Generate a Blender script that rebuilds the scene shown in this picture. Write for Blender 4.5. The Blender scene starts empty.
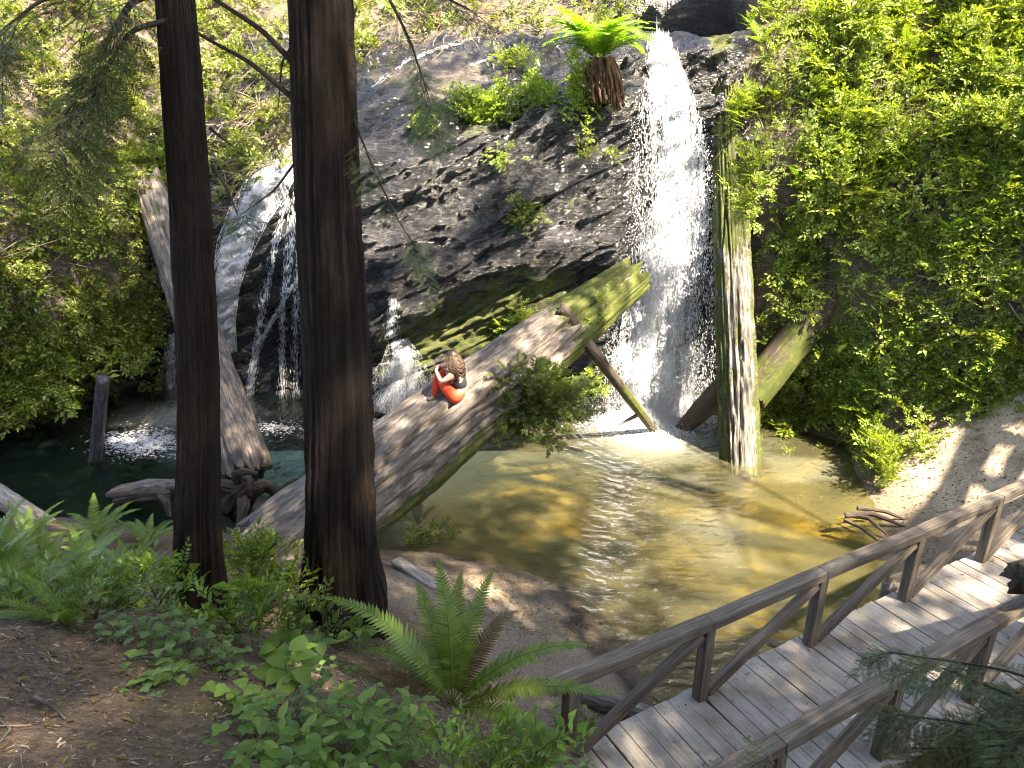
import bpy, math, random
import numpy as np
from mathutils import Vector, Matrix
from mathutils.bvhtree import BVHTree

SEED = 7
rg = np.random.default_rng(SEED)
random.seed(SEED)
scene = bpy.context.scene
COL = scene.collection

# ------------------------------------------------------------------ camera maths
FPX, PITCH, CAMH = 740.0, math.radians(21.6), 6.5
CP, SP = math.cos(PITCH), math.sin(PITCH)

def ray(px, py):
    X = (np.asarray(px, float)-512)/FPX; Y = (np.asarray(py, float)-384)/FPX
    return np.stack([X, CP-Y*SP, -SP-Y*CP], -1)

def atY(px, py, y):
    r = ray(px, py); return np.array([0, 0, CAMH]) + r*(np.asarray(y, float)/r[..., 1])[..., None]

def atZ(px, py, z):
    r = ray(px, py); return np.array([0, 0, CAMH]) + r*((np.asarray(z, float)-CAMH)/r[..., 2])[..., None]

def proj(P):
    P = np.asarray(P, float); x = P[..., 0]; y = P[..., 1]; z = P[..., 2]-CAMH
    d = y*CP - z*SP; u = y*SP + z*CP
    d = np.where(d < .05, .05, d)
    return 512+FPX*x/d, 384-FPX*u/d

# ------------------------------------------------------------------ noise
_perm = np.random.default_rng(3).permutation(256); _perm = np.concatenate([_perm, _perm, _perm])
_grad = np.random.default_rng(4).normal(size=(256, 3)); _grad /= np.linalg.norm(_grad, axis=1)[:, None]

def perlin(P):
    P = np.asarray(P, float); I = np.floor(P).astype(int); F = P-I; I &= 255
    U = F*F*F*(F*(F*6-15)+10); out = 0
    for dx in (0, 1):
        wx = U[..., 0] if dx else 1-U[..., 0]
        for dy in (0, 1):
            wy = U[..., 1] if dy else 1-U[..., 1]
            for dz in (0, 1):
                wz = U[..., 2] if dz else 1-U[..., 2]
                h = _perm[_perm[_perm[(I[..., 0]+dx) & 255]+((I[..., 1]+dy) & 255)]+((I[..., 2]+dz) & 255)]
                out = out + wx*wy*wz*((F-np.array([dx, dy, dz]))*_grad[h]).sum(-1)
    return out*1.5

def fbm(P, o=4, g=.5):
    P = np.asarray(P, float); a = 1; s = 0
    for k in range(o):
        s = s+a*perlin(P*(2.03**k)+k*17.3); a *= g
    return s

def ridged(P, o=3):
    P = np.asarray(P, float); a = 1; s = 0
    for k in range(o):
        s = s+a*(1-np.abs(perlin(P*(2.1**k)+k*9.1))*2); a *= .5
    return s/1.75

def smooth(a, lo, hi):
    t = np.clip((a-lo)/(hi-lo), 0, 1); return t*t*(3-2*t)

# ------------------------------------------------------------------ mesh building
class Geo:
    def __init__(s): s.V = []; s.F = {3: [], 4: []}; s.M = {3: [], 4: []}; s.n = 0; s.at = {}
    def add(s, V, F, mat=0, **at):
        V = np.asarray(V, float).reshape(-1, 3)
        for f in (F if isinstance(F, (list, tuple)) else [F]):
            f = np.asarray(f, int)
            if len(f) == 0: continue
            k = f.shape[1]; s.F[k].append(f+s.n)
            s.M[k].append(np.full(len(f), mat, int))
        for k, v in at.items(): s.at.setdefault(k, []).append((s.n, np.asarray(v, float)))
        s.V.append(V); s.n += len(V)
        return s
    def inst(s, T, pos, R, sc):
        """T: list of (V, F, mat) pieces; pos (n,3), R (n,3,3) columns are local axes, sc (n,) or (n,3)"""
        pos = np.asarray(pos, float); n = len(pos)
        if n == 0: return s
        sc = np.asarray(sc, float)
        for V, Fs, mat in T:
            W = V[None]*(sc[:, None, None] if sc.ndim == 1 else sc[:, None, :])
            W = np.einsum('nij,nkj->nki', R, W)+pos[:, None]
            off = (np.arange(n)*len(V))[:, None, None]
            s.add(W.reshape(-1, 3), [(np.asarray(f)[None]+off).reshape(-1, np.asarray(f).shape[1]) for f in Fs if len(f)], mat)
        return s
    def build(s, name, mats, parent=None, shade=True):
        me = bpy.data.meshes.new(name)
        V = np.concatenate(s.V) if s.V else np.zeros((0, 3))
        me.vertices.add(len(V)); me.vertices.foreach_set('co', V.astype(np.float32).ravel())
        loops = []; starts = []; mi = []; st = 0
        for k in (3, 4):
            if s.F[k]:
                f = np.concatenate(s.F[k]); loops.append(f.ravel()); starts.append(st+np.arange(len(f))*k); st += f.size
                mi.append(np.concatenate(s.M[k]))
        L = np.concatenate(loops); S = np.concatenate(starts); MI = np.concatenate(mi)
        me.loops.add(len(L)); me.loops.foreach_set('vertex_index', L.astype(np.int32))
        me.polygons.add(len(S)); me.polygons.foreach_set('loop_start', S.astype(np.int32))
        me.polygons.foreach_set('material_index', MI.astype(np.int32))
        me.polygons.foreach_set('use_smooth', np.full(len(S), bool(shade)))
        for m in (mats if isinstance(mats, (list, tuple)) else [mats]): me.materials.append(m)
        for k, lst in s.at.items():
            dim = 3 if lst[0][1].ndim == 2 else 1
            arr = np.zeros((len(V), 3) if dim == 3 else len(V), np.float32)
            for o, v in lst: arr[o:o+len(v)] = v
            a = me.attributes.new(k, 'FLOAT_VECTOR' if dim == 3 else 'FLOAT', 'POINT')
            a.data.foreach_set('vector' if dim == 3 else 'value', arr.ravel())
        me.update(calc_edges=True)
        o = bpy.data.objects.new(name, me); COL.objects.link(o)
        if parent is not None: o.parent = parent
        return o

def tag(o, label=None, cat=None, group=None, kind=None):
    if label: o['label'] = label
    if cat: o['category'] = cat
    if group: o['group'] = group
    if kind: o['kind'] = kind
    return o

def empty(name, loc=(0, 0, 0), rz=0.0):
    o = bpy.data.objects.new(name, None); COL.objects.link(o); o.location = loc; o.rotation_euler = (0, 0, rz)
    o.empty_display_size = .1
    return o

def dup(root, loc, rz, sc=1.0, label=None, group=None, tilt=(0, 0)):
    r = root.copy(); COL.objects.link(r); r.location = loc; r.rotation_euler = (tilt[0], tilt[1], rz); r.scale = (sc,)*3
    if label: r['label'] = label
    if group: r['group'] = group
    for ch in list(root.children):
        c = ch.copy(); COL.objects.link(c); c.parent = r
        for g in list(ch.children):
            d = g.copy(); COL.objects.link(d); d.parent = c
    return r

def nrm(v):
    v = np.asarray(v, float); return v/np.maximum(np.linalg.norm(v, axis=-1, keepdims=True), 1e-9)

def frames(d, up):
    x = nrm(d); up = np.asarray(up, float)
    y = np.cross(up, x); bad = np.linalg.norm(y, axis=-1) < 1e-4
    if np.any(bad): y = np.where(bad[..., None], np.cross(np.broadcast_to([1., .3, 0], x.shape), x), y)
    y = nrm(y); z = np.cross(x, y)
    return np.stack([x, y, z], -1)

def grid_faces(nu, nv, wrap=False):
    """vertices indexed [v*nu+u]"""
    u = np.arange(nu if wrap else nu-1); v = np.arange(nv-1)
    U, W = np.meshgrid(u, v); U2 = (U+1) % nu
    return np.stack([W*nu+U, W*nu+U2, (W+1)*nu+U2, (W+1)*nu+U], -1).reshape(-1, 4)

def path_interp(P, n):
    P = np.asarray(P, float); d = np.r_[0, np.cumsum(np.linalg.norm(np.diff(P, axis=0), axis=1))]
    t = np.linspace(0, d[-1], n)
    Q = np.stack([np.interp(t, d, P[:, i]) for i in range(3)], 1)
    if len(P) > 2:
        for _ in range(max(1, n//len(P)//2)):
            Q[1:-1] = (Q[:-2]+2*Q[1:-1]+Q[2:])/4
    return Q, t

def tube(P, R, seg=8, n=None, disp=None, caps=True, up=(0, 0, 1), smoothpath=True):
    """tapered tube along P with radii R; returns V, [F4, F3], lp, (theta, s)"""
    P = np.asarray(P, float); R = np.asarray(R, float)
    if n is None: Q = P; t = np.r_[0, np.cumsum(np.linalg.norm(np.diff(P, axis=0), axis=1))]; r = R
    else:
        Q, t = path_interp(P, n)
        d = np.r_[0, np.cumsum(np.linalg.norm(np.diff(P, axis=0), axis=1))]; r = np.interp(t, d, R)
    n = len(Q)
    T = nrm(np.gradient(Q, axis=0))
    up = np.asarray(up, float)
    A = np.cross(T, np.broadcast_to(up, T.shape))
    bad = np.linalg.norm(A, axis=1) < .2
    A[bad] = np.cross(T[bad], np.array([.13, 1., .05])); A = nrm(A); B = np.cross(A, T)
    th = np.arange(seg)/seg*2*np.pi
    TH, S = np.meshgrid(th, t)
    rr = np.broadcast_to(r[:, None], TH.shape).copy()
    lp = np.stack([S, np.cos(TH)*rr, np.sin(TH)*rr], -1)
    if disp is not None: rr = rr+disp(TH, S, rr, lp, t[-1])
    V = Q[:, None]+rr[..., None]*(np.cos(TH)[..., None]*A[:, None]+np.sin(TH)[..., None]*B[:, None])
    V = V.reshape(-1, 3); F = grid_faces(seg, n, True)
    F3 = np.zeros((0, 3), int); lp = lp.reshape(-1, 3)
    if caps:
        i0 = len(V); V = np.concatenate([V, Q[:1]-T[:1]*r[0]*.03, Q[-1:]+T[-1:]*r[-1]*.03]); k = np.arange(seg); k2 = (k+1) % seg
        F3 = np.concatenate([np.stack([np.full(seg, i0), k2, k], 1), np.stack([np.full(seg, i0+1), (n-1)*seg+k, (n-1)*seg+k2], 1)])
        lp = np.concatenate([lp, [[0, 0, 0]], [[t[-1], 0, 0]]])
    return V, [F, F3], lp, TH, S

# ------------------------------------------------------------------ materials
def newmat(name):
    m = bpy.data.materials.new(name); m.use_nodes = True; nt = m.node_tree; nt.nodes.clear()
    out = nt.nodes.new('ShaderNodeOutputMaterial')
    return m, nt, out

def nd(nt, typ, props=None, **ins):
    n = nt.nodes.new(typ)
    for k, v in (props or {}).items(): setattr(n, k, v)
    for k, v in ins.items():
        key = k.replace('_', ' ')
        if key[0] == 'i' and key[1:].isdigit(): sock = n.inputs[int(key[1:])]
        else: sock = n.inputs[key]
        if isinstance(v, bpy.types.NodeSocket): nt.links.new(v, sock)
        else:
            if isinstance(v, (tuple, list)) and len(v) == 3 and sock.type == 'RGBA': v = (*v, 1)
            sock.default_value = v
    return n

def ramp(nt, fac, stops):
    n = nt.nodes.new('ShaderNodeValToRGB'); e = n.color_ramp.elements
    while len(e) < len(stops): e.new(.5)
    for el, (p, c) in zip(e, stops):
        el.position = p; el.color = (*c, 1) if len(c) == 3 else c
    nt.links.new(fac, n.inputs[0]); return n.outputs[0]

def mixc(nt, fac, a, b, mode='MIX'):
    n = nd(nt, 'ShaderNodeMix', dict(data_type='RGBA', blend_type=mode), i0=fac)
    for s, v in ((n.inputs[6], a), (n.inputs[7], b)):
        if isinstance(v, bpy.types.NodeSocket): nt.links.new(v, s)
        else: s.default_value = (*v, 1)
    return n.outputs[2]

def mth(nt, op, a, b=None, c=None, clamp=False):
    n = nt.nodes.new('ShaderNodeMath'); n.operation = op; n.use_clamp = clamp
    for i, v in enumerate((a, b, c)):
        if v is None: continue
        if isinstance(v, bpy.types.NodeSocket): nt.links.new(v, n.inputs[i])
        else: n.inputs[i].default_value = v
    return n.outputs[0]

def mrange(nt, v, a, b, lo=0., hi=1.):
    n = nd(nt, 'ShaderNodeMapRange', None, Value=v, i1=a, i2=b, i3=lo, i4=hi); return n.outputs[0]

def coords(nt, kind='Object', scale=(1, 1, 1), rot=(0, 0, 0)):
    if kind in ('lp',):
        a = nd(nt, 'ShaderNodeAttribute', dict(attribute_name='lp')).outputs['Vector']
    else: a = nt.nodes.new('ShaderNodeTexCoord').outputs[kind]
    return nd(nt, 'ShaderNodeMapping', None, Vector=a, Scale=scale, Rotation=rot).outputs[0]

def noise(nt, vec, scale, detail=4, rough=.55, dist=0.):
    return nd(nt, 'ShaderNodeTexNoise', None, Vector=vec, Scale=scale, Detail=detail, Roughness=rough, Distortion=dist).outputs[0]

def attr(nt, name): return nd(nt, 'ShaderNodeAttribute', dict(attribute_name=name)).outputs['Fac']

def leaf_mat(name, c1, c2, c3=None, transl=.38, rough=.42, spec=.4):
    m, nt, out = newmat(name)
    r = nd(nt, 'ShaderNodeNewGeometry').outputs['Random Per Island']
    stops = [(0, c1), (1, c2)] if c3 is None else [(0, c1), (.62, c2), (.97, c3)]
    c = ramp(nt, r, stops)
    nz = noise(nt, coords(nt, 'Object'), 1.3, 2)
    c = mixc(nt, mrange(nt, nz, .35, .7, 0, .55), c, mixc(nt, 1., c, (.55, .72, .7), 'MULTIPLY'))
    p = nd(nt, 'ShaderNodeBsdfPrincipled', None, Base_Color=c, Roughness=rough)
    p.inputs['Specular IOR Level'].default_value = spec
    tc = mixc(nt, 1., c, (1.35, 1.25, .55), 'MULTIPLY')
    t = nd(nt, 'ShaderNodeBsdfTranslucent', None, Color=tc)
    mx = nd(nt, 'ShaderNodeMixShader', None, i0=transl, i1=p.outputs[0], i2=t.outputs[0])
    nt.links.new(mx.outputs[0], out.inputs[0]); return m

def pbsdf(nt, out, col, rough=.7, bump=None, bstr=.5, bdist=.02, spec=.4):
    p = nd(nt, 'ShaderNodeBsdfPrincipled', None, Base_Color=col, Roughness=rough)
    p.inputs['Specular IOR Level'].default_value = spec
    if bump is not None:
        b = nd(nt, 'ShaderNodeBump', None, Strength=bstr, Distance=bdist, Height=bump)
        nt.links.new(b.outputs[0], p.inputs['Normal'])
    nt.links.new(p.outputs[0], out.inputs[0]); return p

def moss_colour(nt, vec):
    a = noise(nt, vec, 9, 5, .65); b = noise(nt, vec, 60, 3, .6)
    c = ramp(nt, a, [(.3, (.035, .05, .008)), (.5, (.055, .07, .008)), (.7, (.115, .125, .016))])
    return mixc(nt, mrange(nt, b, .4, .65, 0, .6), c, (.03, .035, .008)), b

def wood_mat(name, dark, mid, light, moss=True, stretch=.2, scale=14, rough=.75, bstr=.6):
    m, nt, out = newmat(name)
    v = coords(nt, 'lp', (stretch, 1, 1))
    a = noise(nt, v, scale, 7, .68, 1.1); b = noise(nt, coords(nt, 'lp', (stretch*.5, 1, 1)), scale*3.3, 5, .68, .5)
    big = noise(nt, coords(nt, 'lp'), 1.7, 3)
    c = ramp(nt, a, [(.28, dark), (.47, mid), (.68, light)])
    c = mixc(nt, mrange(nt, b, .45, .62, .0, .55), c, dark)
    c = mixc(nt, mrange(nt, big, .35, .7, 0, .6), c, mixc(nt, 1., c, (.62, .58, .55), 'MULTIPLY'))
    h = mth(nt, 'ADD', a, mth(nt, 'MULTIPLY', b, .6))
    if moss:
        mc, mb = moss_colour(nt, coords(nt, 'lp'))
        fine = noise(nt, coords(nt, 'lp', (.5, 1, 1)), 14, 5, .7)
        f = mrange(nt, mth(nt, 'ADD', attr(nt, 'moss'), mth(nt, 'MULTIPLY', mth(nt, 'SUBTRACT', fine, .5), 1.3)), .42, .58)
        c = mixc(nt, f, c, mc); h = mth(nt, 'ADD', h, mth(nt, 'MULTIPLY', f, mb))
    pbsdf(nt, out, c, rough, h, bstr, .03, .35); return m

M = {}
def make_materials():
    M['hill_leaf'] = leaf_mat('hill_leaf', (.12, .185, .018), (.22, .30, .034), (.40, .46, .15))
    M['hill_leaf_olive'] = leaf_mat('hill_leaf_olive', (.085, .125, .018), (.16, .205, .03), (.30, .34, .10))
    M['bright_leaf'] = leaf_mat('bright_leaf', (.18, .28, .03), (.28, .37, .06), (.45, .52, .22))
    M['shrub_leaf'] = leaf_mat('shrub_leaf', (.08, .12, .028), (.14, .19, .042), (.25, .29, .08))
    M['fern_leaf'] = leaf_mat('fern_leaf', (.10, .175, .023), (.17, .265, .038), transl=.42)
    M['fern_bright'] = leaf_mat('fern_bright', (.11, .23, .025), (.18, .33, .04), transl=.45)
    M['fern_dead'] = leaf_mat('fern_dead', (.09, .05, .015), (.17, .12, .03), transl=.2)
    M['fern_yellow'] = leaf_mat('fern_yellow', (.17, .16, .05), (.23, .22, .07), transl=.35)
    M['seedling_leaf'] = leaf_mat('seedling_leaf', (.075, .145, .022), (.12, .21, .034), (.2, .3, .06), transl=.4)
    M['blue_leaf'] = leaf_mat('blue_leaf', (.075, .135, .04), (.125, .2, .055), transl=.3)
    M['needle'] = leaf_mat('needle', (.04, .056, .011), (.07, .09, .016), (.16, .16, .03), transl=.3)
    M['needle_grey'] = leaf_mat('needle_grey', (.05, .08, .038), (.085, .125, .05), (.13, .15, .05), transl=.3)
    M['canopy_leaf'] = leaf_mat('canopy_leaf', (.025, .05, .012), (.05, .085, .02), transl=.25)
    m, nt, out = newmat('stem'); n = noise(nt, coords(nt, 'Object'), 20, 3)
    pbsdf(nt, out, ramp(nt, n, [(.3, (.05, .03, .015)), (.7, (.14, .095, .05))]), .7); M['stem'] = m
    m, nt, out = newmat('green_stem'); pbsdf(nt, out, (.10, .14, .03), .6); M['green_stem'] = m
    m, nt, out = newmat('twig'); n = noise(nt, coords(nt, 'Object'), 3, 3)
    r = nd(nt, 'ShaderNodeNewGeometry').outputs['Random Per Island']
    pbsdf(nt, out, ramp(nt, r, [(0, (.07, .045, .03)), (.6, (.16, .11, .075)), (1, (.34, .27, .21))]), .75); M['twig'] = m
    m, nt, out = newmat('dark_twig'); pbsdf(nt, out, (.018, .012, .008), .8); M['dark_twig'] = m
    # redwood bark
    m, nt, out = newmat('redwood_bark')
    a = noise(nt, coords(nt, 'lp', (.17, 1, 1)), 26, 7, .72, 1.4); b = noise(nt, coords(nt, 'lp', (.24, 1, 1)), 75, 5, .7, .5)
    g = noise(nt, coords(nt, 'lp'), 1.6, 3)
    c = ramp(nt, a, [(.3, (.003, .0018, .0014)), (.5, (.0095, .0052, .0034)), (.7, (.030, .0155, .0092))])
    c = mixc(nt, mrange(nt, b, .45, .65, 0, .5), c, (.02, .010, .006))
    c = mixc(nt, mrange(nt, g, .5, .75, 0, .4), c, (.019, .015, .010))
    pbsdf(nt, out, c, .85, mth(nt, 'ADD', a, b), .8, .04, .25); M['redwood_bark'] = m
    M['grey_wood'] = wood_mat('grey_wood', (.024, .02, .016), (.125, .104, .087), (.275, .24, .208))
    M['pale_wood'] = wood_mat('pale_wood', (.09, .075, .06), (.3, .26, .21), (.5, .45, .38))
    M['dark_wood'] = wood_mat('dark_wood', (.018, .013, .01), (.06, .045, .034), (.12, .09, .065))
    M['wet_wood'] = wood_mat('wet_wood', (.03, .028, .03), (.09, .085, .09), (.2, .2, .22), rough=.3)
    M['stump_wood'] = wood_mat('stump_wood', (.03, .027, .022), (.12, .107, .088), (.36, .345, .31), stretch=.13, scale=18, rough=.6, bstr=.9)
    M['beam_wood'] = wood_mat('beam_wood', (.034, .028, .021), (.125, .102, .08), (.22, .19, .155), moss=False, stretch=.05, scale=26, bstr=.35)
    # deck planks: grey tan with stains, per plank tone
    m, nt, out = newmat('deck_wood')
    a = noise(nt, coords(nt, 'lp', (.06, 1, 1)), 40, 5, .6, .4); st = noise(nt, coords(nt, 'Object'), 3.2, 5, .6); sp = noise(nt, coords(nt, 'Object'), 15, 3, .5)
    r = nd(nt, 'ShaderNodeNewGeometry').outputs['Random Per Island']
    c = ramp(nt, a, [(.25, (.18, .162, .145)), (.5, (.27, .247, .222)), (.75, (.35, .322, .29))])
    c = mixc(nt, mrange(nt, st, .42, .68, 0, .75), c, (.115, .10, .075))
    c = mixc(nt, mrange(nt, sp, .66, .72, 0, .7), c, (.08, .08, .08))
    c = mixc(nt, mrange(nt, r, 0, 1, 0, .3), c, mixc(nt, 1., c, (.66, .66, .68), 'MULTIPLY'))
    pbsdf(nt, out, c, .7, a, .35, .01, .35); M['deck_wood'] = m
    # ground
    m, nt, out = newmat('forest_soil')
    o = coords(nt, 'Object')
    a = noise(nt, o, 2.2, 6, .65); b = noise(nt, o, 34, 5, .7); sp = noise(nt, coords(nt, 'Object', (1, 1.6, 1), (0, 0, .6)), 110, 3, .65)
    soil = ramp(nt, b, [(.3, (.032, .022, .015)), (.5, (.095, .068, .049)), (.7, (.19, .145, .108))])
    soil = mixc(nt, mrange(nt, a, .4, .65, 0, .6), soil, (.125, .082, .055))
    soil = mixc(nt, mrange(nt, sp, .58, .68, 0, .7), soil, (.26, .19, .13))
    sand = ramp(nt, b, [(.25, (.085, .066, .047)), (.5, (.19, .15, .11)), (.75, (.32, .26, .195))])
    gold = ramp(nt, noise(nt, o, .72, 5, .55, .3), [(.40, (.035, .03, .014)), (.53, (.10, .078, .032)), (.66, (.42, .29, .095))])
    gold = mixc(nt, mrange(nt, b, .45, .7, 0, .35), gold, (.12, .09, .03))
    z = nd(nt, 'ShaderNodeSeparateXYZ', None, Vector=nt.nodes.new('ShaderNodeTexCoord').outputs['Object'])
    x, zz = z.outputs[0], z.outputs[2]
    h = mth(nt, 'ADD', zz, mth(nt, 'MULTIPLY', mth(nt, 'SUBTRACT', a, .5), .5))
    c = mixc(nt, mth(nt, 'MAXIMUM', mrange(nt, h, .55, 1.0), attr(nt, 'dark_soil')), sand, soil)
    c = mixc(nt, mth(nt, 'MULTIPLY', attr(nt, 'pale'), mrange(nt, a, .3, .6)), c, mixc(nt, mrange(nt, b, .3, .7), (.30, .24, .18), (.52, .44, .35)))  # right bank soil lightened to carry the glare of the sun
    mud = noise(nt, o, 5, 4, .6)
    c = mixc(nt, attr(nt, 'debris'), c, mixc(nt, mrange(nt, mud, .4, .6), (.02, .016, .013), (.075, .06, .048)))
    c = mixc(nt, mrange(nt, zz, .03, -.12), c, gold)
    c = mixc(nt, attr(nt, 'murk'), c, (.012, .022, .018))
    mc, mb = moss_colour(nt, o)
    c = mixc(nt, attr(nt, 'moss'), c, mc)
    wet = mrange(nt, zz, .02, .16, .35, .9)
    p = pbsdf(nt, out, c, .9, mth(nt, 'ADD', b, sp), .7, .03, .25); nt.links.new(wet, p.inputs['Roughness'])
    M['forest_soil'] = m
    # cliff rock
    m, nt, out = newmat('wet_rock')
    o = coords(nt, 'Object', (1, 1, 1), (0, .45, 0)); os = coords(nt, 'Object', (.45, 1, 1.7), (0, .45, 0))
    a = noise(nt, os, 1.6, 8, .65, .4); b = noise(nt, os, 9, 6, .7, .2)
    fi = noise(nt, o, 42, 5, .7)
    c = ramp(nt, a, [(.40, (.0045, .0048, .0055)), (.54, (.021, .021, .0235)), (.70, (.115, .112, .118))])
    c = mixc(nt, mrange(nt, b, .38, .64, 0, .8), c, mixc(nt, 1., c, (.42, .4, .42), 'MULTIPLY'))
    c = mixc(nt, mrange(nt, fi, .6, .74, 0, .3), c, (.19, .185, .19))
    c = mixc(nt, mrange(nt, mth(nt, 'ABSOLUTE', mth(nt, 'SUBTRACT', noise(nt, coords(nt, 'Object', (.35, 1, 1.5), (0, .5, 0)), 1.7, 6, .6, .5), .5)), .0, .022, .85, 0), c, (.012, .011, .011))
    sl = ramp(nt, noise(nt, o, 5, 5, .6), [(.3, (.06, .045, .032)), (.55, (.17, .13, .095)), (.78, (.36, .29, .225))])
    sf = mrange(nt, mth(nt, 'ADD', attr(nt, 'soil'), mth(nt, 'SUBTRACT', b, .5)), .35, .65)
    c = mixc(nt, sf, c, sl)
    mc, mb = moss_colour(nt, o); mc = mixc(nt, 1., mc, (1.7, 1.7, 1.5), 'MULTIPLY')
    mf = mrange(nt, mth(nt, 'ADD', attr(nt, 'moss'), mth(nt, 'MULTIPLY', mth(nt, 'SUBTRACT', noise(nt, o, 3.5, 6, .65), .5), 1.6)), .4, .65)
    c = mixc(nt, mf, c, mc)
    wetd = attr(nt, 'wet')
    c = mixc(nt, wetd, c, mixc(nt, 1., c, (.33, .35, .4), 'MULTIPLY'))
    hgt = mth(nt, 'ADD', mth(nt, 'ADD', b, mth(nt, 'MULTIPLY', fi, .5)), mth(nt, 'MULTIPLY', a, 1.2))
    p = pbsdf(nt, out, c, .4, hgt, 1., .16, .7); cw = mth(nt, 'SUBTRACT', 1., mth(nt, 'MAXIMUM', sf, mf), None, True); nt.links.new(mth(nt, 'MULTIPLY', cw, .3), p.inputs['Coat Weight']); p.inputs['Coat Roughness'].default_value = .16
    ro = mrange(nt, b, .35, .65, .16, .42)
    ro2 = nd(nt, 'ShaderNodeMix', None, i0=mth(nt, 'MAXIMUM', sf, mf), i2=ro, i3=.9).outputs[0]
    nt.links.new(ro2, p.inputs['Roughness']); M['wet_rock'] = m
    # pool surface
    m, nt, out = newmat('pool_water')
    o = coords(nt, 'Object')
    rp = attr(nt, 'ripple')
    rings = nd(nt, 'ShaderNodeTexWave', dict(wave_type='RINGS', rings_direction='SPHERICAL'), Vector=nd(nt, 'ShaderNodeMapping', None, Vector=nt.nodes.new('ShaderNodeTexCoord').outputs['Object'], Location=(-3.1, -14.2, 0)).outputs[0], Scale=1.5, Distortion=9., Detail=3., Detail_Scale=1.1).outputs[1]
    n1 = noise(nt, coords(nt, 'Object', (.8, 1.5, 1)), 6.5, 5, .6, 1.2); n2 = noise(nt, o, 1.4, 2)
    hh = mth(nt, 'ADD', mth(nt, 'MULTIPLY', mth(nt, 'ADD', mth(nt, 'MULTIPLY', rings, .5), n1), rp), mth(nt, 'MULTIPLY', n2, .35))
    bp = nd(nt, 'ShaderNodeBump', None, Strength=1., Distance=.16, Height=hh)
    fr = nd(nt, 'ShaderNodeFresnel', None, IOR=1.33, Normal=bp.outputs[0])
    gl = nd(nt, 'ShaderNodeBsdfGlossy', None, Color=(1, 1, 1), Roughness=.02, Normal=bp.outputs[0])
    dep = attr(nt, 'milk')
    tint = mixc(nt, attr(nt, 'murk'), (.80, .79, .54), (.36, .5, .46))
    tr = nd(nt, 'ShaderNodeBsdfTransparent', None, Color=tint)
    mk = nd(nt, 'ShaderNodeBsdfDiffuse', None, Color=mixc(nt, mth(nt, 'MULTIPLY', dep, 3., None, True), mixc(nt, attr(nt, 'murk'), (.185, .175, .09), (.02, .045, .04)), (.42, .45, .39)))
    a0 = nd(nt, 'ShaderNodeMixShader', None, i0=mth(nt, 'ADD', mth(nt, 'MULTIPLY', dep, .72), .17), i1=tr.outputs[0], i2=mk.outputs[0])
    a1 = nd(nt, 'ShaderNodeMixShader', None, i0=mth(nt, 'MINIMUM', mth(nt, 'MULTIPLY', fr.outputs[0], 1.5), 1.), i1=a0.outputs[0], i2=gl.outputs[0])
    nt.links.new(a1.outputs[0], out.inputs[0]); M['pool_water'] = m
    # falling water
    m, nt, out = newmat('white_water')
    d = nd(nt, 'ShaderNodeBsdfPrincipled', None, Base_Color=(.86, .88, .92), Roughness=.18)
    t = nd(nt, 'ShaderNodeBsdfTranslucent', None, Color=(.86, .9, .95))
    mx = nd(nt, 'ShaderNodeMixShader', None, i0=.35, i1=d.outputs[0], i2=t.outputs[0]); nt.links.new(mx.outputs[0], out.inputs[0]); M['white_water'] = m
    # thin veils of water: white film broken into streaks
    m, nt, out = newmat('water_veil')
    v = coords(nt, 'lp', (1, .14, 1)); a = noise(nt, v, 9, 6, .65, .5); b = noise(nt, coords(nt, 'lp', (1, .3, 1)), 38, 4, .7)
    al = mth(nt, 'MULTIPLY', mrange(nt, mth(nt, 'ADD', mth(nt, 'ADD', a, mth(nt, 'MULTIPLY', b, .5)), mth(nt, 'MULTIPLY', attr(nt, 'film'), .55)), .84, 1.3), mth(nt, 'MINIMUM', mth(nt, 'MULTIPLY', attr(nt, 'film'), 1.6), .78))
    d = nd(nt, 'ShaderNodeBsdfDiffuse', None, Color=(.84, .87, .9)); t = nd(nt, 'ShaderNodeBsdfTranslucent', None, Color=(.84, .88, .92)); tr = nd(nt, 'ShaderNodeBsdfTransparent')
    w_ = nd(nt, 'ShaderNodeMixShader', None, i0=.4, i1=d.outputs[0], i2=t.outputs[0]); mx = nd(nt, 'ShaderNodeMixShader', None, i0=al, i1=tr.outputs[0], i2=w_.outputs[0]); nt.links.new(mx.outputs[0], out.inputs[0]); M['water_veil'] = m
    for nm, c, ro in (('skin', (.58, .33, .23), .5), ('orange_cloth', (.64, .06, .022), .75), ('black_cloth', (.012, .012, .014), .8)):
        m, nt, out = newmat(nm); n = noise(nt, coords(nt, 'Object'), 25, 3)
        pbsdf(nt, out, mixc(nt, mrange(nt, n, .3, .7, 0, .35), c, tuple(x*.7 for x in c)), ro, n, .1, .01); M[nm] = m
    m, nt, out = newmat('brown_hair'); r = nd(nt, 'ShaderNodeNewGeometry').outputs['Random Per Island']
    pbsdf(nt, out, ramp(nt, r, [(0, (.014, .007, .004)), (.7, (.042, .020, .011)), (1, (.16, .085, .05))]), .45); M['brown_hair'] = m
make_materials()
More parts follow.
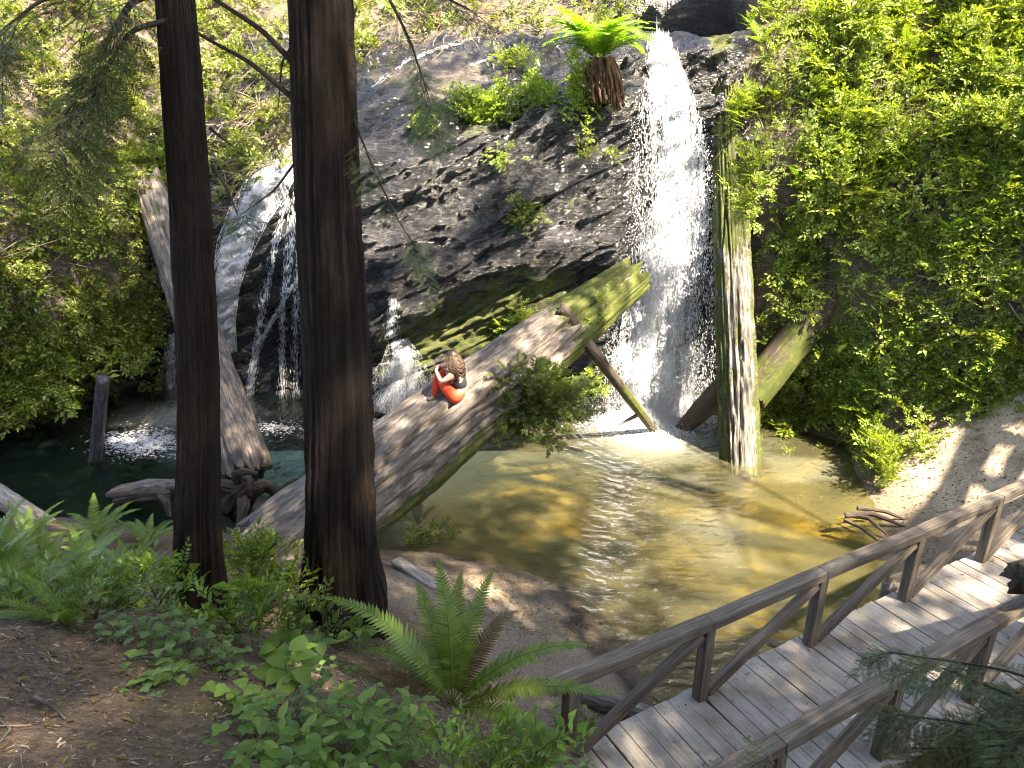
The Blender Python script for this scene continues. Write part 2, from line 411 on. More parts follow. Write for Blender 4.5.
# ------------------------------------------------------------------ near ground (thin plate through surveyed heights)
CTRL = np.array([
 (0,0,5.0),(-1.2,1.2,4.98),(-2.5,1.5,5.0),(-1.5,2.4,4.5),(-2.5,2.8,4.35),(-3,3.5,3.95),(-.5,1.2,4.85),(0,1.8,4.35),(-.3,2.7,3.75),(.35,3,3.1),
 (.3,2.0,4.05),(1,2.5,2.8),(1,1.2,4.1),(2,1,3.4),(3,2,2.0),(5,1.5,1.9),(-1.41,5,2.6),(-2.77,5.4,2.4),(-1.2,3.6,3.4),(-4.3,8.5,.95),(-5.5,9.5,.4),
 (-6.7,10.4,0),(-8.3,10.4,.05),(-9.5,12.4,-.8),(-3.5,7,1.5),(-2.4,7.4,1.1),(-3,9,.3),(-1.2,10.4,-.3),(-.48,9.29,0),(.2,8.5,.13),(1.25,7.56,.02),(.3,7.4,.28),
 (0,6.2,.6),(-.8,7.5,.5),(1.7,7.2,-.06),(2.0,6.4,-.2),(1.1,6.3,.3),(1.2,5,.4),(.2,4.6,1.1),(-.5,5,1.75),(0,10.5,-.45),(2,10.5,-.6),(3.5,12,-.8),(2,13.5,-.9),(4,9.5,-.5),
 (5.3,11,-.28),(6.6,12.9,0),(6.14,10.6,.02),(5.6,9.4,.02),(5,12.3,-.35),(3,8,-.4),(4,7,-.32),(2.9,5.9,-.33),(4.4,5,-.35),(3.2,4,-.2),(4.8,3,-.3),(6.6,8.0,.42),
 (5.5,8.2,.05),(7.6,8.5,.75),(8.6,10,1.1),(7.2,10.6,.45),(7.6,11.4,.7),(9,12,1.8),(6.6,6,.45),(8,5,1.0),(10,7,1.9),(-4,12,-1),(-7,12.5,-1.2),(-9.4,11,-.35),
 (-11,10,.4),(-10,8.5,.9),(-8,7,2.0),(-6.5,5,3.1),(-5,4,3.55),(-5,6.5,2.1),(-5,2,4.8),(-9,2,5.2),(-14,6,4),(-14,14,2),(13,4,3.5),(14,10,4),(8,0,3),(14,-5,6),(6,-6,5.2),
 (0,-6,5.6),(-7,-6,6),(-16,-5,7),(0,-14,7),(14,-14,8),(-16,-14,8),(0,17,-1.5),(5,17,-1.5),(-8,17,-1.5),(12,17,3),(-14,18,3),(-1.8,2.0,4.75),(-.9,4.4,2.95)], float)
def _tpsk(r2): return np.where(r2 > 1e-9, .5*r2*np.log(np.maximum(r2, 1e-9)), 0)
_n = len(CTRL); _K = _tpsk(((CTRL[:, None, :2]-CTRL[None, :, :2])**2).sum(-1))+np.eye(_n)*.01
_P = np.c_[np.ones(_n), CTRL[:, :2]]
_W = np.linalg.solve(np.block([[_K, _P], [_P.T, np.zeros((3, 3))]]), np.r_[CTRL[:, 2], 0, 0, 0])
def gheight(x, y):
    x = np.asarray(x, float); y = np.asarray(y, float); sh = x.shape; q = np.stack([x.ravel(), y.ravel()], 1); out = np.empty(len(q))
    for i in range(0, len(q), 20000):
        b = q[i:i+20000]; out[i:i+20000] = _tpsk(((b[:, None]-CTRL[None, :, :2])**2).sum(-1))@_W[:_n]+_W[_n]+b@_W[_n+1:]
    z = np.clip(out, -1.6, 9).reshape(sh)
    P = np.stack([x, y, x*0], -1)
    amp = .25+.75*smooth(z, .3, 1.2)
    return z+amp*(.06*fbm(P*.9, 3)+.035*fbm(P*4+5, 3))+.012*fbm(P*15, 2)

def ground():
    # finer towards the camera
    xs = np.r_[np.linspace(-20, -10, 22)[:-1], np.linspace(-10, 10, 330), np.linspace(10, 20, 22)[1:]]
    ys = np.r_[np.linspace(-16, 0, 34)[:-1], np.linspace(0, 9, 210)[:-1], np.linspace(9, 18, 120)]
    X, Y = np.meshgrid(xs, ys); Z = gheight(X, Y)
    V = np.stack([X, Y, Z], -1).reshape(-1, 3); F = grid_faces(len(xs), len(ys))
    px, py = proj(V); n = fbm(V*np.array([1.4, 1.4, 1]), 3)
    deb = smooth(1-np.abs(V[:, 2]-.07)/.17, .1, .6)*smooth(V[:, 0], -1.6, -.6)*(1-smooth(V[:, 0], 1.3, 1.9))*smooth(n, -.55, .1)
    deb = np.maximum(deb, .9*smooth(1-np.abs(V[:, 2]-.06)/.2, 0, .6)*smooth(-V[:, 0], 1.5, 2.5)*smooth(n, -.35, .2)); deb = np.maximum(deb, .8*smooth(1-np.abs(V[:, 2]-.02)/.1, 0, .6)*smooth(V[:, 0], 4.8, 5.6)*smooth(n, 0, .4))
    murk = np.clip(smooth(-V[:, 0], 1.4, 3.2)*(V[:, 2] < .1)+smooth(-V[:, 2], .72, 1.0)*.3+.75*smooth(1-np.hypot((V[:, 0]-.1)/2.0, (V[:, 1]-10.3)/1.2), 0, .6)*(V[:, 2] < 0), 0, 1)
    moss = .8*smooth(n, .05, .5)*smooth(V[:, 2], 1.2, 2.2)*smooth(V[:, 0], -1.4, -.7)*(V[:, 1] > 1.6)
    g = Geo(); g.add(V, F, 0, debris=deb, murk=murk, moss=moss, pale=smooth(V[:, 0], 6.3, 7.0)*smooth(V[:, 1], 8.8, 9.8), dark_soil=1-smooth(V[:, 0], -2.4, -1.2))  # pale: strong sunlight on the right bank put into the soil colour
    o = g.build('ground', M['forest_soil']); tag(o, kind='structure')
    return o, BVHTree.FromPolygons([Vector(v) for v in V], [tuple(f) for f in F])
GROUND, BG = ground()

# ------------------------------------------------------------------ the amphitheatre: cliff and the two hillsides, one surveyed sheet
COLS = {
-400: [(470,9.0),(430,9.2),(350,9.5),(260,10),(170,10.6),(90,11.5),(0,12.8),(-160,15.5),(-420,21)],
-150: [(470,12.2),(430,12.4),(360,12.4),(290,12.6),(200,13.1),(100,14.2),(0,16),(-160,19),(-420,25)],
0: [(462,13.6),(430,13.7),(380,13.3),(300,13.3),(200,13.7),(100,14.8),(0,16.6),(-160,20),(-420,27)],
80: [(456,14.9),(430,14.9),(385,14.5),(300,14.5),(200,14.8),(100,15.9),(0,17.7),(-160,21),(-420,28)],
150: [(452,15.7),(430,15.8),(370,15.8),(300,15.4),(215,15.6),(110,17),(0,19.3),(-160,23),(-420,30)],
230: [(450,15.8),(425,15.8),(350,15.8),(290,15.7),(215,16.3),(125,17.8),(0,20.5),(-160,24),(-420,31)],
300: [(450,15.5),(425,15.4),(350,15.4),(250,15.2),(175,15.5),(120,17),(0,20.5),(-160,25),(-420,32)],
370: [(450,14.7),(415,14.5),(350,14.5),(336,14.05),(170,14.7),(105,16.2),(40,19.5),(-160,25),(-420,32)],
460: [(450,14.3),(415,14.2),(304,14.45),(286,13.85),(135,14.6),(90,16),(25,19.5),(-160,25),(-420,32)],
540: [(450,14.3),(415,14.3),(270,14.45),(250,13.95),(125,14.6),(75,16),(12,19),(-160,25),(-420,32)],
620: [(450,14.5),(415,14.5),(290,14.6),(230,14.5),(110,14.7),(60,15.7),(5,18),(-160,24),(-420,31)],
655: [(450,14.7),(415,14.7),(290,14.8),(210,14.8),(100,15.0),(42,15.5),(8,17.5),(-160,23.5),(-420,30)],
690: [(450,14.8),(415,14.8),(290,14.9),(210,14.9),(110,15.0),(45,15.5),(8,17.2),(-160,23),(-420,30)],
725: [(450,14.6),(415,14.6),(290,14.6),(210,14.6),(110,14.6),(50,15),(0,16.5),(-160,21),(-420,28)],
770: [(452,13.9),(425,14.0),(330,14.2),(250,14.0),(150,14.3),(60,15),(0,16),(-160,20),(-420,27)],
850: [(465,13.0),(435,13.2),(360,13.7),(280,13.5),(180,13.9),(80,14.7),(0,15.7),(-160,19),(-420,26)],
920: [(530,10.4),(490,11.4),(425,12.4),(370,12.8),(250,13.2),(120,14),(0,15.3),(-160,18.3),(-420,25)],
1024: [(545,9.6),(500,10.6),(440,11.5),(385,12.0),(260,12.3),(130,13.1),(0,14.5),(-160,17.3),(-420,24)],
1180: [(560,8.5),(505,9.4),(440,10.2),(380,10.8),(260,11.1),(130,11.9),(0,13.3),(-160,16),(-420,22)],
1424: [(570,6.8),(510,7.6),(440,8.3),(370,8.8),(250,9.2),(130,9.9),(0,11),(-160,13.5),(-420,19)]}
def cliff_surface():
    NU, NV = 760, 520
    ks = sorted(COLS); A = np.array([[atY(k, a, y) for a, y in COLS[k]] for k in ks])      # cols, rows, 3
    ux = np.linspace(-400, 1424, NU); rows = A.shape[1]
    tv = np.linspace(0, rows-1, NV)
    # rows spend their vertices where the wall is seen
    tv = np.interp(np.linspace(0, 1, NV), [0, .06, .25, .34, .62, .80, .90, .96, 1], range(rows))
    B = np.stack([[np.interp(ux, ks, A[:, r, c]) for c in range(3)] for r in range(rows)])  # rows,3,NU
    S = np.stack([[np.interp(tv, range(rows), B[:, c, u]) for c in range(3)] for u in range(NU)])  # NU,3,NV
    S = S.transpose(2, 0, 1)                                                                 # NV,NU,3
    for it in range(7):
        T = S.copy(); T[:, 1:-1] = (S[:, :-2]+2*S[:, 1:-1]+S[:, 2:])/4
        if it < 5: U = T.copy(); U[1:-1] = (T[:-2]+2*T[1:-1]+T[2:])/4; T = U
        S = T
    N = nrm(np.cross(np.gradient(S, axis=1), np.gradient(S, axis=0)))
    px, py = proj(S); pxu = np.broadcast_to(ux, px.shape)
    rock = smooth(pxu, 100, 190)*(1-smooth(pxu, 725, 765))*smooth(py, -10, 60)              # where bare rock is
    ca, sa = math.cos(.5), math.sin(.5)
    Q = np.stack([(S[..., 0]*ca+S[..., 2]*sa)*.5, S[..., 1], (-S[..., 0]*sa+S[..., 2]*ca)*1.5], -1)
    d = .20*fbm(S*.55+3, 3)+rock*(.16*(ridged(Q*.8, 3)-.55)+.065*fbm(Q*2.2+9, 4))+.045*fbm(S*4.5, 3)+rock*.015*fbm(S*np.array([9, 9, 12.])+7, 3)
    led = np.abs(((Q[..., 2]*.9+.5*fbm(Q*.6, 2)) % 1)-.5)*2
    d += rock*.06*smooth(led, .1, .75)+rock*(.03*(ridged(Q*2.6+4, 3)-.5)+.03*fbm(Q*7+2, 2))+rock*.10*smooth(np.abs(((Q[..., 2]*1.55+.75*fbm(Q*.9+3, 3)) % 1)-.5)*2, .55, .72)*smooth(fbm(Q*.7+8, 2), -.25, .2)-rock*.09*np.exp(-(perlin(Q*np.array([.55, .7, 1.1])+6)/.045)**2)
    d *= np.where((py > 430), .4, 1.)
    # the dark recesses
    def hole(cx, cy, rx, ry, a):
        q = ((pxu-cx)/rx)**2+((py-cy)/ry)**2; return a*np.exp(-q*1.4)
    d -= hole(120, 400, 70, 45, .7)+hole(270, 360, 50, 60, .5)+hole(802, 262, 42, 48, .9)+hole(805, 400, 40, 35, .4)+hole(680, 6, 75, 18, 2.6)+hole(470, 345, 90, 14, .0)+hole(820, 395, 60, 30, .4)+hole(980, 395, 40, 25, .3)
    P = S+N*d[..., None]
    n1 = fbm(P*1.1+11, 4); n2 = fbm(P*3+4, 3)
    soil = np.clip(1-rock*1.15+.0, 0, 1)
    soil = np.maximum(soil, smooth(py, 70, 10)*.9*(pxu < 590)); soil *= 1-.95*smooth(pxu, 585, 610)*(1-smooth(pxu, 735, 760)); soil = np.maximum(soil, .75*smooth(240-pxu, -60, 60)*smooth(180-py, 0, 80))
    soil = np.maximum(soil, .8*smooth(pxu, 860, 900))
    soil = np.maximum(soil, .6*np.exp(-(((pxu-430)/110)**2+((py-78)/32)**2)))
    def blob(cx, cy, rx, ry, a=1.): return a*np.exp(-(((pxu-cx)/rx)**2+((py-cy)/ry)**2)*1.2)
    moss = blob(400, 365, 34, 36, .9)+blob(480, 325, 85, 32, 1.)+blob(540, 285, 55, 28, .7)+.45*smooth(pxu, 765, 800)*(1-smooth(pxu, 880, 1000)*smooth(py, 370, 420))+blob(560, 60, 60, 25, .3)+blob(400, 85, 60, 25, .32)+blob(690, 30, 60, 18, .35)+blob(720, 40, 18, 30, .6)+blob(480, 120, 60, 25, .3)+blob(270, 200, 30, 60, .32)+blob(735, 200, 25, 120, .5)+blob(800, 300, 60, 60, .55)+blob(60, 330, 80, 60, .45)+blob(440, 190, 130, 60, .26)+blob(580, 190, 60, 50, .2)+blob(430, 395, 60, 16, .35)
    moss = np.clip(moss+.25*n1-.05, 0, 1)
    wet = np.clip(blob(670, 250, 60, 200, .75)+blob(250, 330, 75, 80, .95)+blob(130, 390, 70, 60, .95)+blob(500, 200, 90, 60, .35)+blob(540, 330, 70, 50, .35)+blob(400, 80, 90, 30, .2)+.25*n2, 0, .95)
    F = grid_faces(NU, NV)
    V = P.reshape(-1, 3); fu = pxu[:-1, :-1].reshape(-1)
    at = dict(soil=soil.ravel(), moss=moss.ravel(), wet=wet.ravel())
    for name, lo, hi in (('hillside', -9e9, 140), ('cliff', 140, 742), ('hillside', 742, 9e9)):
        f = F[(fu >= lo) & (fu < hi)]; idx = np.unique(f); mp = np.full(len(V), -1); mp[idx] = np.arange(len(idx))
        g = Geo(); g.add(V[idx], mp[f], 0, **{k: v[idx] for k, v in at.items()})
        tag(g.build(name, M['wet_rock']), kind='structure')
    NN = nrm(np.cross(np.gradient(P, axis=1), np.gradient(P, axis=0)))
    return P, NN, BVHTree.FromPolygons([Vector(v) for v in V], [tuple(f) for f in F])
CL, CLN, BC = cliff_surface()

EYE = Vector((0, 0, CAMH))
def hit(px, py, which='both'):
    d = Vector(ray(px, py)).normalized(); best = None
    for b in ((BG, BC) if which == 'both' else ((BC,) if which == 'cliff' else (BG,))):
        r = b.ray_cast(EYE, d)
        if r[0] is not None and (best is None or r[3] < best[1]): best = (r[0], r[3], r[1])
    if best is None: return None, None
    return np.array(best[0]), np.array(best[2])

# ------------------------------------------------------------------ pool
def pool():
    xs = np.linspace(-14, 9.5, 240); ys = np.linspace(1.5, 16.8, 160); X, Y = np.meshgrid(xs, ys)
    P = np.stack([X, Y, X*0], -1)
    fallb = np.hypot(X-3.1, Y-14.2)
    rip = np.exp(-((X-3.0+.215*(13-Y))/(.55+.035*(14-Y)))**2)*smooth(14.5-Y, 0, 1)*smooth(Y, 5, 7.5)*1.3+np.exp(-(fallb/1.7)**2)*.8+.05
    rip += .5*np.exp(-(((X+7)/1.8)**2+((Y-14)/1.0)**2))
    milk = np.exp(-((X-3.0)/1.1)**2-((Y-13.9)/.9)**2)*.75+np.exp(-((X+2.0)/1.5)**2-((Y-14)/1.0)**2)*.6+.5*np.exp(-((X+6.9)/1.3)**2-((Y-14.6)/.7)**2)
    n = fbm(np.stack([X*.5, Y*.7, X*0+2], -1), 3)
    milk = np.clip(milk+.10*smooth(n, .05, .5)*smooth(X, 1.5, 4), 0, 1)
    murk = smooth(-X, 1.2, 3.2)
    Z = .012*rip*fbm(P*3.1, 3)
    P[..., 2] = Z
    g = Geo(); g.add(P.reshape(-1, 3), grid_faces(240, 160), 0, ripple=rip.ravel(), milk=milk.ravel(), murk=murk.ravel())
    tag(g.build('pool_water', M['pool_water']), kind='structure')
pool()
# ------------------------------------------------------------------ logs
LOGBVH = []
def log(name, P, R, mat, seed=0, seg=72, n=150, ridge=.06, crack=.05, moss=None, up=(0, 0, 1), lump=.06, parent=None, collide=False, ragged=0.):
    def disp(TH, S, rr, lp, L):
        k = np.stack([S*.55, np.cos(TH)*1.9, np.sin(TH)*1.9], -1)+seed*7.7
        k2 = np.stack([S*.28, np.cos(TH)*6.5, np.sin(TH)*6.5], -1)+seed*3.1
        d = lump*fbm(k, 3)+ridge*(ridged(k2, 3)-.5)*.9
        c = np.abs(perlin(np.stack([S*.22, np.cos(TH)*2.6, np.sin(TH)*2.6], -1)+seed*5.3))
        d -= crack*np.exp(-(c/.05)**2)*2.2
        d += ridge*.35*fbm(np.stack([S*1.5, np.cos(TH)*14, np.sin(TH)*14], -1)+seed, 2)
        return d*rr
    V, F, lp, TH, S = tube(P, R, seg, n, disp, True, up)
    ragged = ragged or np.max(R)*.7
    if ragged:
        ax_ = nrm(np.asarray(P[-1])-np.asarray(P[0])); s_ = np.r_[S.ravel()/S.max(), 0, 1]; t_ = np.r_[TH.ravel(), 0, 0]; k_ = smooth(s_, 1-min(.2, ragged*1.2/S.max()), 1)+smooth(-s_, -min(.2, ragged*1.2/S.max()), 0)
        V = V+ax_*(k_*ragged*(fbm(np.stack([np.cos(t_)*2.2, np.sin(t_)*2.2, t_*0+seed], -1), 3)-.2))[:, None]
    ms = np.zeros(len(V))
    if moss is not None: ms[:TH.size] = moss(V[:TH.size], TH.ravel(), S.ravel()/S.max())
    g = Geo(); g.add(V, F, 0, lp=lp+seed*3.3, moss=ms)
    o = g.build(name, M[mat], parent)
    if collide: LOGBVH.append(BVHTree.FromPolygons([Vector(v) for v in V], [tuple(f) for f in F[0]]))
    return o

# the big fallen log
BL0 = np.array([-3.3, 8.65, .42]); BL1 = atY(634, 276, 13.9)
def ang(V, P0, P1):
    ax = nrm(P1-P0); q = (V-P0); q = q-(q@ax)[:, None]*ax; return nrm(q)
def bl_moss(V, TH, s):
    r = ang(V, BL0, BL1); n = fbm(V*2.2, 3)
    low = smooth(-(r[:, 2]*.8+r[:, 1]*.35), -.02, .5)*.85
    far = smooth(s, .62, .82)*.95*smooth(r[:, 2], -.8, 0.)
    return np.clip((low+far)*.8+.32*n-.04, 0, 1)
BIG = log('fallen_log', [BL0, BL0*.5+BL1*.5+np.array([0, 0, .04]), BL1], [.70, .65, .37], 'grey_wood', 2, 120, 320, .10, .11, bl_moss, collide=True, ragged=.28)
tag(BIG, 'huge grey fallen log lying across the pool, a person sitting on it', 'log')

# left fallen log leaning on the cliff
a, b = atY(247, 470, 12.2), atY(146, 176, 15.9)
tag(log('fallen_log', [a, (a+b)/2, b], [.44, .38, .30], 'grey_wood', 5, 80, 200, .14, .07, lambda V, TH, s: np.clip(.42*smooth(s, .35, .75)+.3*fbm(V*2, 3)-.1, 0, 1), collide=True),
    'pale weathered log leaning steeply on the cliff behind the slimmer redwood', 'log')
# upright mossy snag beside the main fall
a, b = atZ(741, 470, -.25), atY(725, 66, 15.3)
def sn_moss(V, TH, s):
    x, y = proj(V); cx = 742-(470-y)*.034
    side = np.maximum(smooth(cx-x, 5, 13), smooth(x-cx, 12, 17))
    m = np.maximum(.85*side, .95*smooth(s, .42, .6)); m = np.maximum(m, .5*smooth(fbm(V*np.array([2.2, 2.2, .9])+3, 3), .0, .35)); m = np.maximum(m, .85*np.exp(-((x-cx+1)/9)**2-((y-335)/26)**2))
    return np.clip(m*.8+.28*fbm(V*np.array([3, 3, 1.6]), 3), 0, 1)
tag(log('dead_trunk', [a, (a+b)/2, b], [.385, .33, .28], 'stump_wood', 8, 110, 320, .20, .12, sn_moss, up=(0, 1, 0), collide=True, ragged=.3),
    'upright mossy dead trunk with pale stripped face right beside the tall waterfall', 'dead trunk')
# thin mossy pole
def front(px, py, d):
    for k in range(0, 60, 2):
        r_ = BIGBVH.ray_cast(EYE, Vector(ray(px, py-k)).normalized())
        if r_[0] is not None: break
    q = atY(px, py, r_[0][1]); return q+nrm(np.array(EYE)-q)*d
BIGBVH = LOGBVH[0]
a, b, mid = atZ(657, 434, -.12), front(563, 310, .10), front(592, 350, .11); b = b+(b-mid)*.06
POLE = empty('leaning_pole', tuple(a)); tag(POLE, 'thin dark mossy pole propped on the huge log and dipping into the pool', 'pole')
def local(P, root): return np.asarray(P, float)-np.array(root.location)
log('pole', local([a, a*.5+mid*.5, mid, b], POLE), [.085, .095, .105, .115], 'dark_wood', 3, 32, 90, .10, .06, lambda V, TH, s: np.clip(.2+.8*np.exp(-((s-.3)/.18)**2)*1.1+.3*fbm(V*3, 2), 0, 1)*.8, parent=POLE)
q = a*.72+mid*.28
log('branch_stub', local([q, q+np.array([-.45, -.1, -.22])], POLE), [.05, .02], 'grey_wood', 4, 10, 12, parent=POLE)
# dark slab at the fall foot
a, b = atZ(678, 434, -.15), atY(727, 384, 13.75)
tag(log('driftwood_log', [a, (a+b)/2, b], [.14, .22, .24], 'dark_wood', 11, 40, 60, .08, .05), 'short dark slanting log between the waterfall foot and the mossy dead trunk', 'log')
# blue-grey snag in the left pool
a, b = atZ(94, 472, -.3), atY(103, 378, 11.9)
tag(log('pool_snag', [a, (a+b)/2, b], [.12, .11, .10], 'wet_wood', 13, 32, 80, .14, .05, lambda V, TH, s: .5*(s < .22)), 'slim wet blue grey post standing in the dark left pool', 'snag')
# log at the edge of the ferns
a, b = atZ(66, 540, .28), atZ(-70, 450, .25)
tag(log('fallen_log', [a, (a+b)/2, b], [.15, .17, .2], 'pale_wood', 17, 40, 90, .14, .07), 'broken grey log reaching out of the ferns into the dark left pool', 'log')
# mossy slab on the right slope
a, b = atY(750, 396, 13.45), atY(868, 246, 14.3)
tag(log('mossy_log', [a, (a+b)/2, b], [.36, .34, .3], 'dark_wood', 19, 60, 120, .12, .06, lambda V, TH, s: np.clip(.62+.5*fbm(V*1.7, 3)-.5*smooth(V[:, 0]-6.0+.2*V[:, 2], -.2, .4), 0, 1)), 'moss covered log leaning on the slope right of the upright dead trunk', 'log')
# small log under the bridge start, stump under the bridge
a, b = atZ(572, 694, .40), atZ(665, 722, .38)
tag(log('beach_log', [a, (a+b)/2, b], [.12, .115, .105], 'grey_wood', 23, 36, 60, .05, .03), 'smooth grey log lying beneath the first brace of the footbridge', 'log')
a = atZ(889, 618, -.1)
tag(log('stump', [a, a+np.array([-.03, .02, .55])], [.17, .13], 'grey_wood', 29, 36, 40, .14, .05), 'short brown stump on the shore under the footbridge', 'stump')
# log end beside the near rail
a = atY(1022, 580, 5.75)
tag(log('fallen_log', [a, a+np.array([1.6, .45, .05])], [.17, .2], 'dark_wood', 31, 48, 60, .12, .08), 'dark charred log end resting on the near bridge rail', 'log')
# plank at the water
def beam(p0, p1, w, h, up=(0, 0, 1), cham=.008, n=10, wob=.004, g=None, mat=0, seed=0.):
    p0 = np.asarray(p0, float); p1 = np.asarray(p1, float); L = np.linalg.norm(p1-p0)
    R = frames((p1-p0)[None], np.asarray(up, float)[None])[0]
    a, b, c = w/2, h/2, cham
    sec = np.array([(-a+c, -b), (a-c, -b), (a, -b+c), (a, b-c), (a-c, b), (-a+c, b), (-a, b-c), (-a, -b+c)])
    ss = np.linspace(0, L, n); V = []; lp = []
    for s in ss:
        q = np.array([seed*3.1, s*1.3, seed]); w1 = wob*perlin(np.array([q, q+50]))
        for y, z in sec:
            V.append(p0+R[:, 0]*s+R[:, 1]*(y+w1[0])+R[:, 2]*(z+w1[1])); lp.append((s+seed*5.7, y+seed*1.9, z))
    F = grid_faces(8, n, True)[:, ::-1]
    k = np.arange(8)
    caps = [[0, 3, 4, 7], [0, 1, 2, 3], [4, 5, 6, 7]]
    e = (n-1)*8
    F = np.concatenate([F, np.array(caps), np.array([[i+e for i in c[::-1]] for c in caps])])
    own = g is None; g = g or Geo()
    g.add(V, F, mat, lp=np.array(lp)); return g
a, b = atZ(396, 560, .38), atZ(438, 588, .42)
tag(beam(a, b, .16, .05, seed=3).build('plank', M['pale_wood'], shade=False), 'narrow sunlit plank lying by the water behind the thick redwood', 'plank')

# ------------------------------------------------------------------ footbridge
ZD = .97
FAR = np.array([(.50, 4.90), (1.84, 5.62), (3.20, 6.38), (4.59, 7.13), (5.94, 7.90), (7.32, 8.68), (8.7, 9.46)])
BD = nrm(FAR[5]-FAR[1]); BNm = np.array([BD[1], -BD[0]])            # towards the camera side
NEAR = np.array([FAR[1]+BD*t+BNm*1.30 for t in (-1.9, -.5, .93, 2.28, 3.62, 5.0, 6.4)])
BR = empty('footbridge', (FAR[3][0], FAR[3][1], ZD)); tag(BR, 'weathered timber footbridge with diagonal braced railings crossing the stream', 'footbridge')
def bl(p, z): return np.array([p[0]-FAR[3][0], p[1]-FAR[3][1], z])
NAIL = []; g = Geo(); t = -2.6; i = 0
while t < 8.6:
    w = random.uniform(.15, .235); c = FAR[1]+BD*(t+w/2); j = random.uniform(-.010, .010); ja = random.uniform(-.012, .012)
    p0 = c-BNm*(.13+j)-BD*ja; p1 = c+BNm*(1.46+j)+BD*ja
    beam(bl(p0, -.022), bl(p1, -.022+random.uniform(-.003, .003)), w-.007, .044, cham=.004, n=8, wob=.003, g=g, seed=i*1.37)
    for s_ in (.0, .66, 1.3):
        for q_ in (.3, .7):
            e_ = FAR[1]+BD*(t+w*q_+random.uniform(-.008, .008))+BNm*(s_+random.uniform(-.012, .012)); k_ = np.arange(6)*math.pi/3; n_ = len(k_)
            NAIL.append(np.stack([bl(e_, .0045)+np.array([math.cos(x)*.0065, math.sin(x)*.0065, 0]) for x in k_]))
    t += w; i += 1
for n_ in NAIL: g.add(n_, np.array([(0, 1, 2, 3), (0, 3, 4, 5)]), 1)
g.build('deck', [M['deck_wood'], M['dark_twig']], BR, False)
RH = .95
for side, P in (('far', FAR), ('near', NEAR)):
    s = -1 if side == 'far' else 1
    for k in range(len(P)):
        q = P[k]
        beam(bl(q, -.35), bl(q, RH-.10), .115, .115, up=(BD[0], BD[1], 0), n=6, seed=k+7*s).build('post', M['beam_wood'], BR, False)
    for k in range(len(P)-1):
        d = nrm(P[k+1]-P[k])
        p0 = P[k]+d*.09; p1 = P[k+1]-d*.075
        beam(bl(p0, .03), bl(p1, RH-.155), .085, .105, n=8, seed=k*2.3+9*s).build('brace', M['beam_wood'], BR, False)
        e0 = P[k]-d*(.20 if k == 0 else -.004); e1 = P[k+1]-d*.004
        beam(bl(e0, RH-.045), bl(e1, RH-.045), .145, .105, n=12, seed=k*1.7+5*s, wob=.006).build('rail', M['beam_wood'], BR, False)
for o in (.0, .66, 1.3):
    p0 = FAR[1]-BD*2.4+BNm*o; p1 = FAR[1]+BD*8.4+BNm*o
    beam(bl(p0, -.16), bl(p1, -.16), .12, .22, n=10).build('joist', M['beam_wood'], BR, False)
bz = Geo()
def quad_at(c, u, v): return [c-u-v, c+u-v, c+u+v, c-u+v]
DECKBVH = BVHTree.FromPolygons([Vector((*(FAR[1]-BD*2.6), ZD)), Vector((*(FAR[1]+BD*8), ZD)), Vector((*(FAR[1]+BD*8+BNm*1.3), ZD)), Vector((*(FAR[1]-BD*2.6+BNm*1.3), ZD))], [(0, 1, 2, 3)])

# ------------------------------------------------------------------ redwoods
def bark_disp(seed, base):
    def disp(TH, S, rr, lp, L):
        k = np.stack([S*.35, np.cos(TH+S*.10)*4.6, np.sin(TH+S*.10)*4.6], -1)+seed
        d = .20*(ridged(k, 4)-.55)+.05*fbm(np.stack([S*1.1, np.cos(TH+S*.1)*12, np.sin(TH+S*.1)*12], -1)+seed, 3)+.05*fbm(np.stack([S*.8, np.cos(TH)*1.2, np.sin(TH)*1.2], -1)+seed*2, 2)
        fl = np.exp(-np.clip(S-.35, 0, None)/.33)
        d = d+fl*(.26+.30*np.clip(np.sin(TH*5+seed)+.4*np.sin(TH*3+seed*2), 0, 2)*base)
        return d*rr
    return disp
def redwood(name, pts, rad, seed, label, base=1.):
    P = np.array(pts, float); root = empty(name, tuple(P[0]+np.array([0, 0, .35]))); tag(root, label, 'tree')
    # extra trunk below ground and up out of the photo
    V, F, lp, TH, S = tube(P-np.array(root.location), rad, 130, 620, bark_disp(seed, base), True, (0, 1, 0))
    g = Geo(); g.add(V, F, 0, lp=lp+seed); g.build('trunk', M['redwood_bark'], root)
    if len(TRUNKBVH) < 2: TRUNKBVH.append(BVHTree.FromPolygons([Vector(v) for v in V+np.array(root.location)], [tuple(f) for f in F[0]]))
    return root
def trunk_axis(pix, Y, top):
    p = [atY(x, y, Y) for x, y in pix]; d = p[-1]-p[-2]
    p = p+[p[-1]+np.array([d[0]*.35, 0, 1.])*k for k in (3., 8., 14.)]
    return p
Y1 = float(hit(344, 614, 'ground')[0][1]); Y2 = float(hit(196, 603, 'ground')[0][1]); K1 = Y1/5.0; K2 = Y2/5.5; KY = [K1]; print('trunk depth', Y1, Y2)
ax = trunk_axis([(344, 618), (341, 520), (338.5, 400), (329, 225), (320.5, 0)], Y1, 20); ax[0] = ax[0]-np.array([0, 0, .15])
TRUNKBVH = []
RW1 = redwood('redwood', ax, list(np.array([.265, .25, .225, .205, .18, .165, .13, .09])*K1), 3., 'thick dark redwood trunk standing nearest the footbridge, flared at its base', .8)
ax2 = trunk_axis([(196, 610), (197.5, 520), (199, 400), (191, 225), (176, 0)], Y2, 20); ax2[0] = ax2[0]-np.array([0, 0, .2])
RW2 = redwood('redwood', ax2, list(np.array([.18, .172, .158, .142, .122, .115, .09, .07])*K2), 9., 'slimmer redwood trunk standing left of the thick redwood', .35)

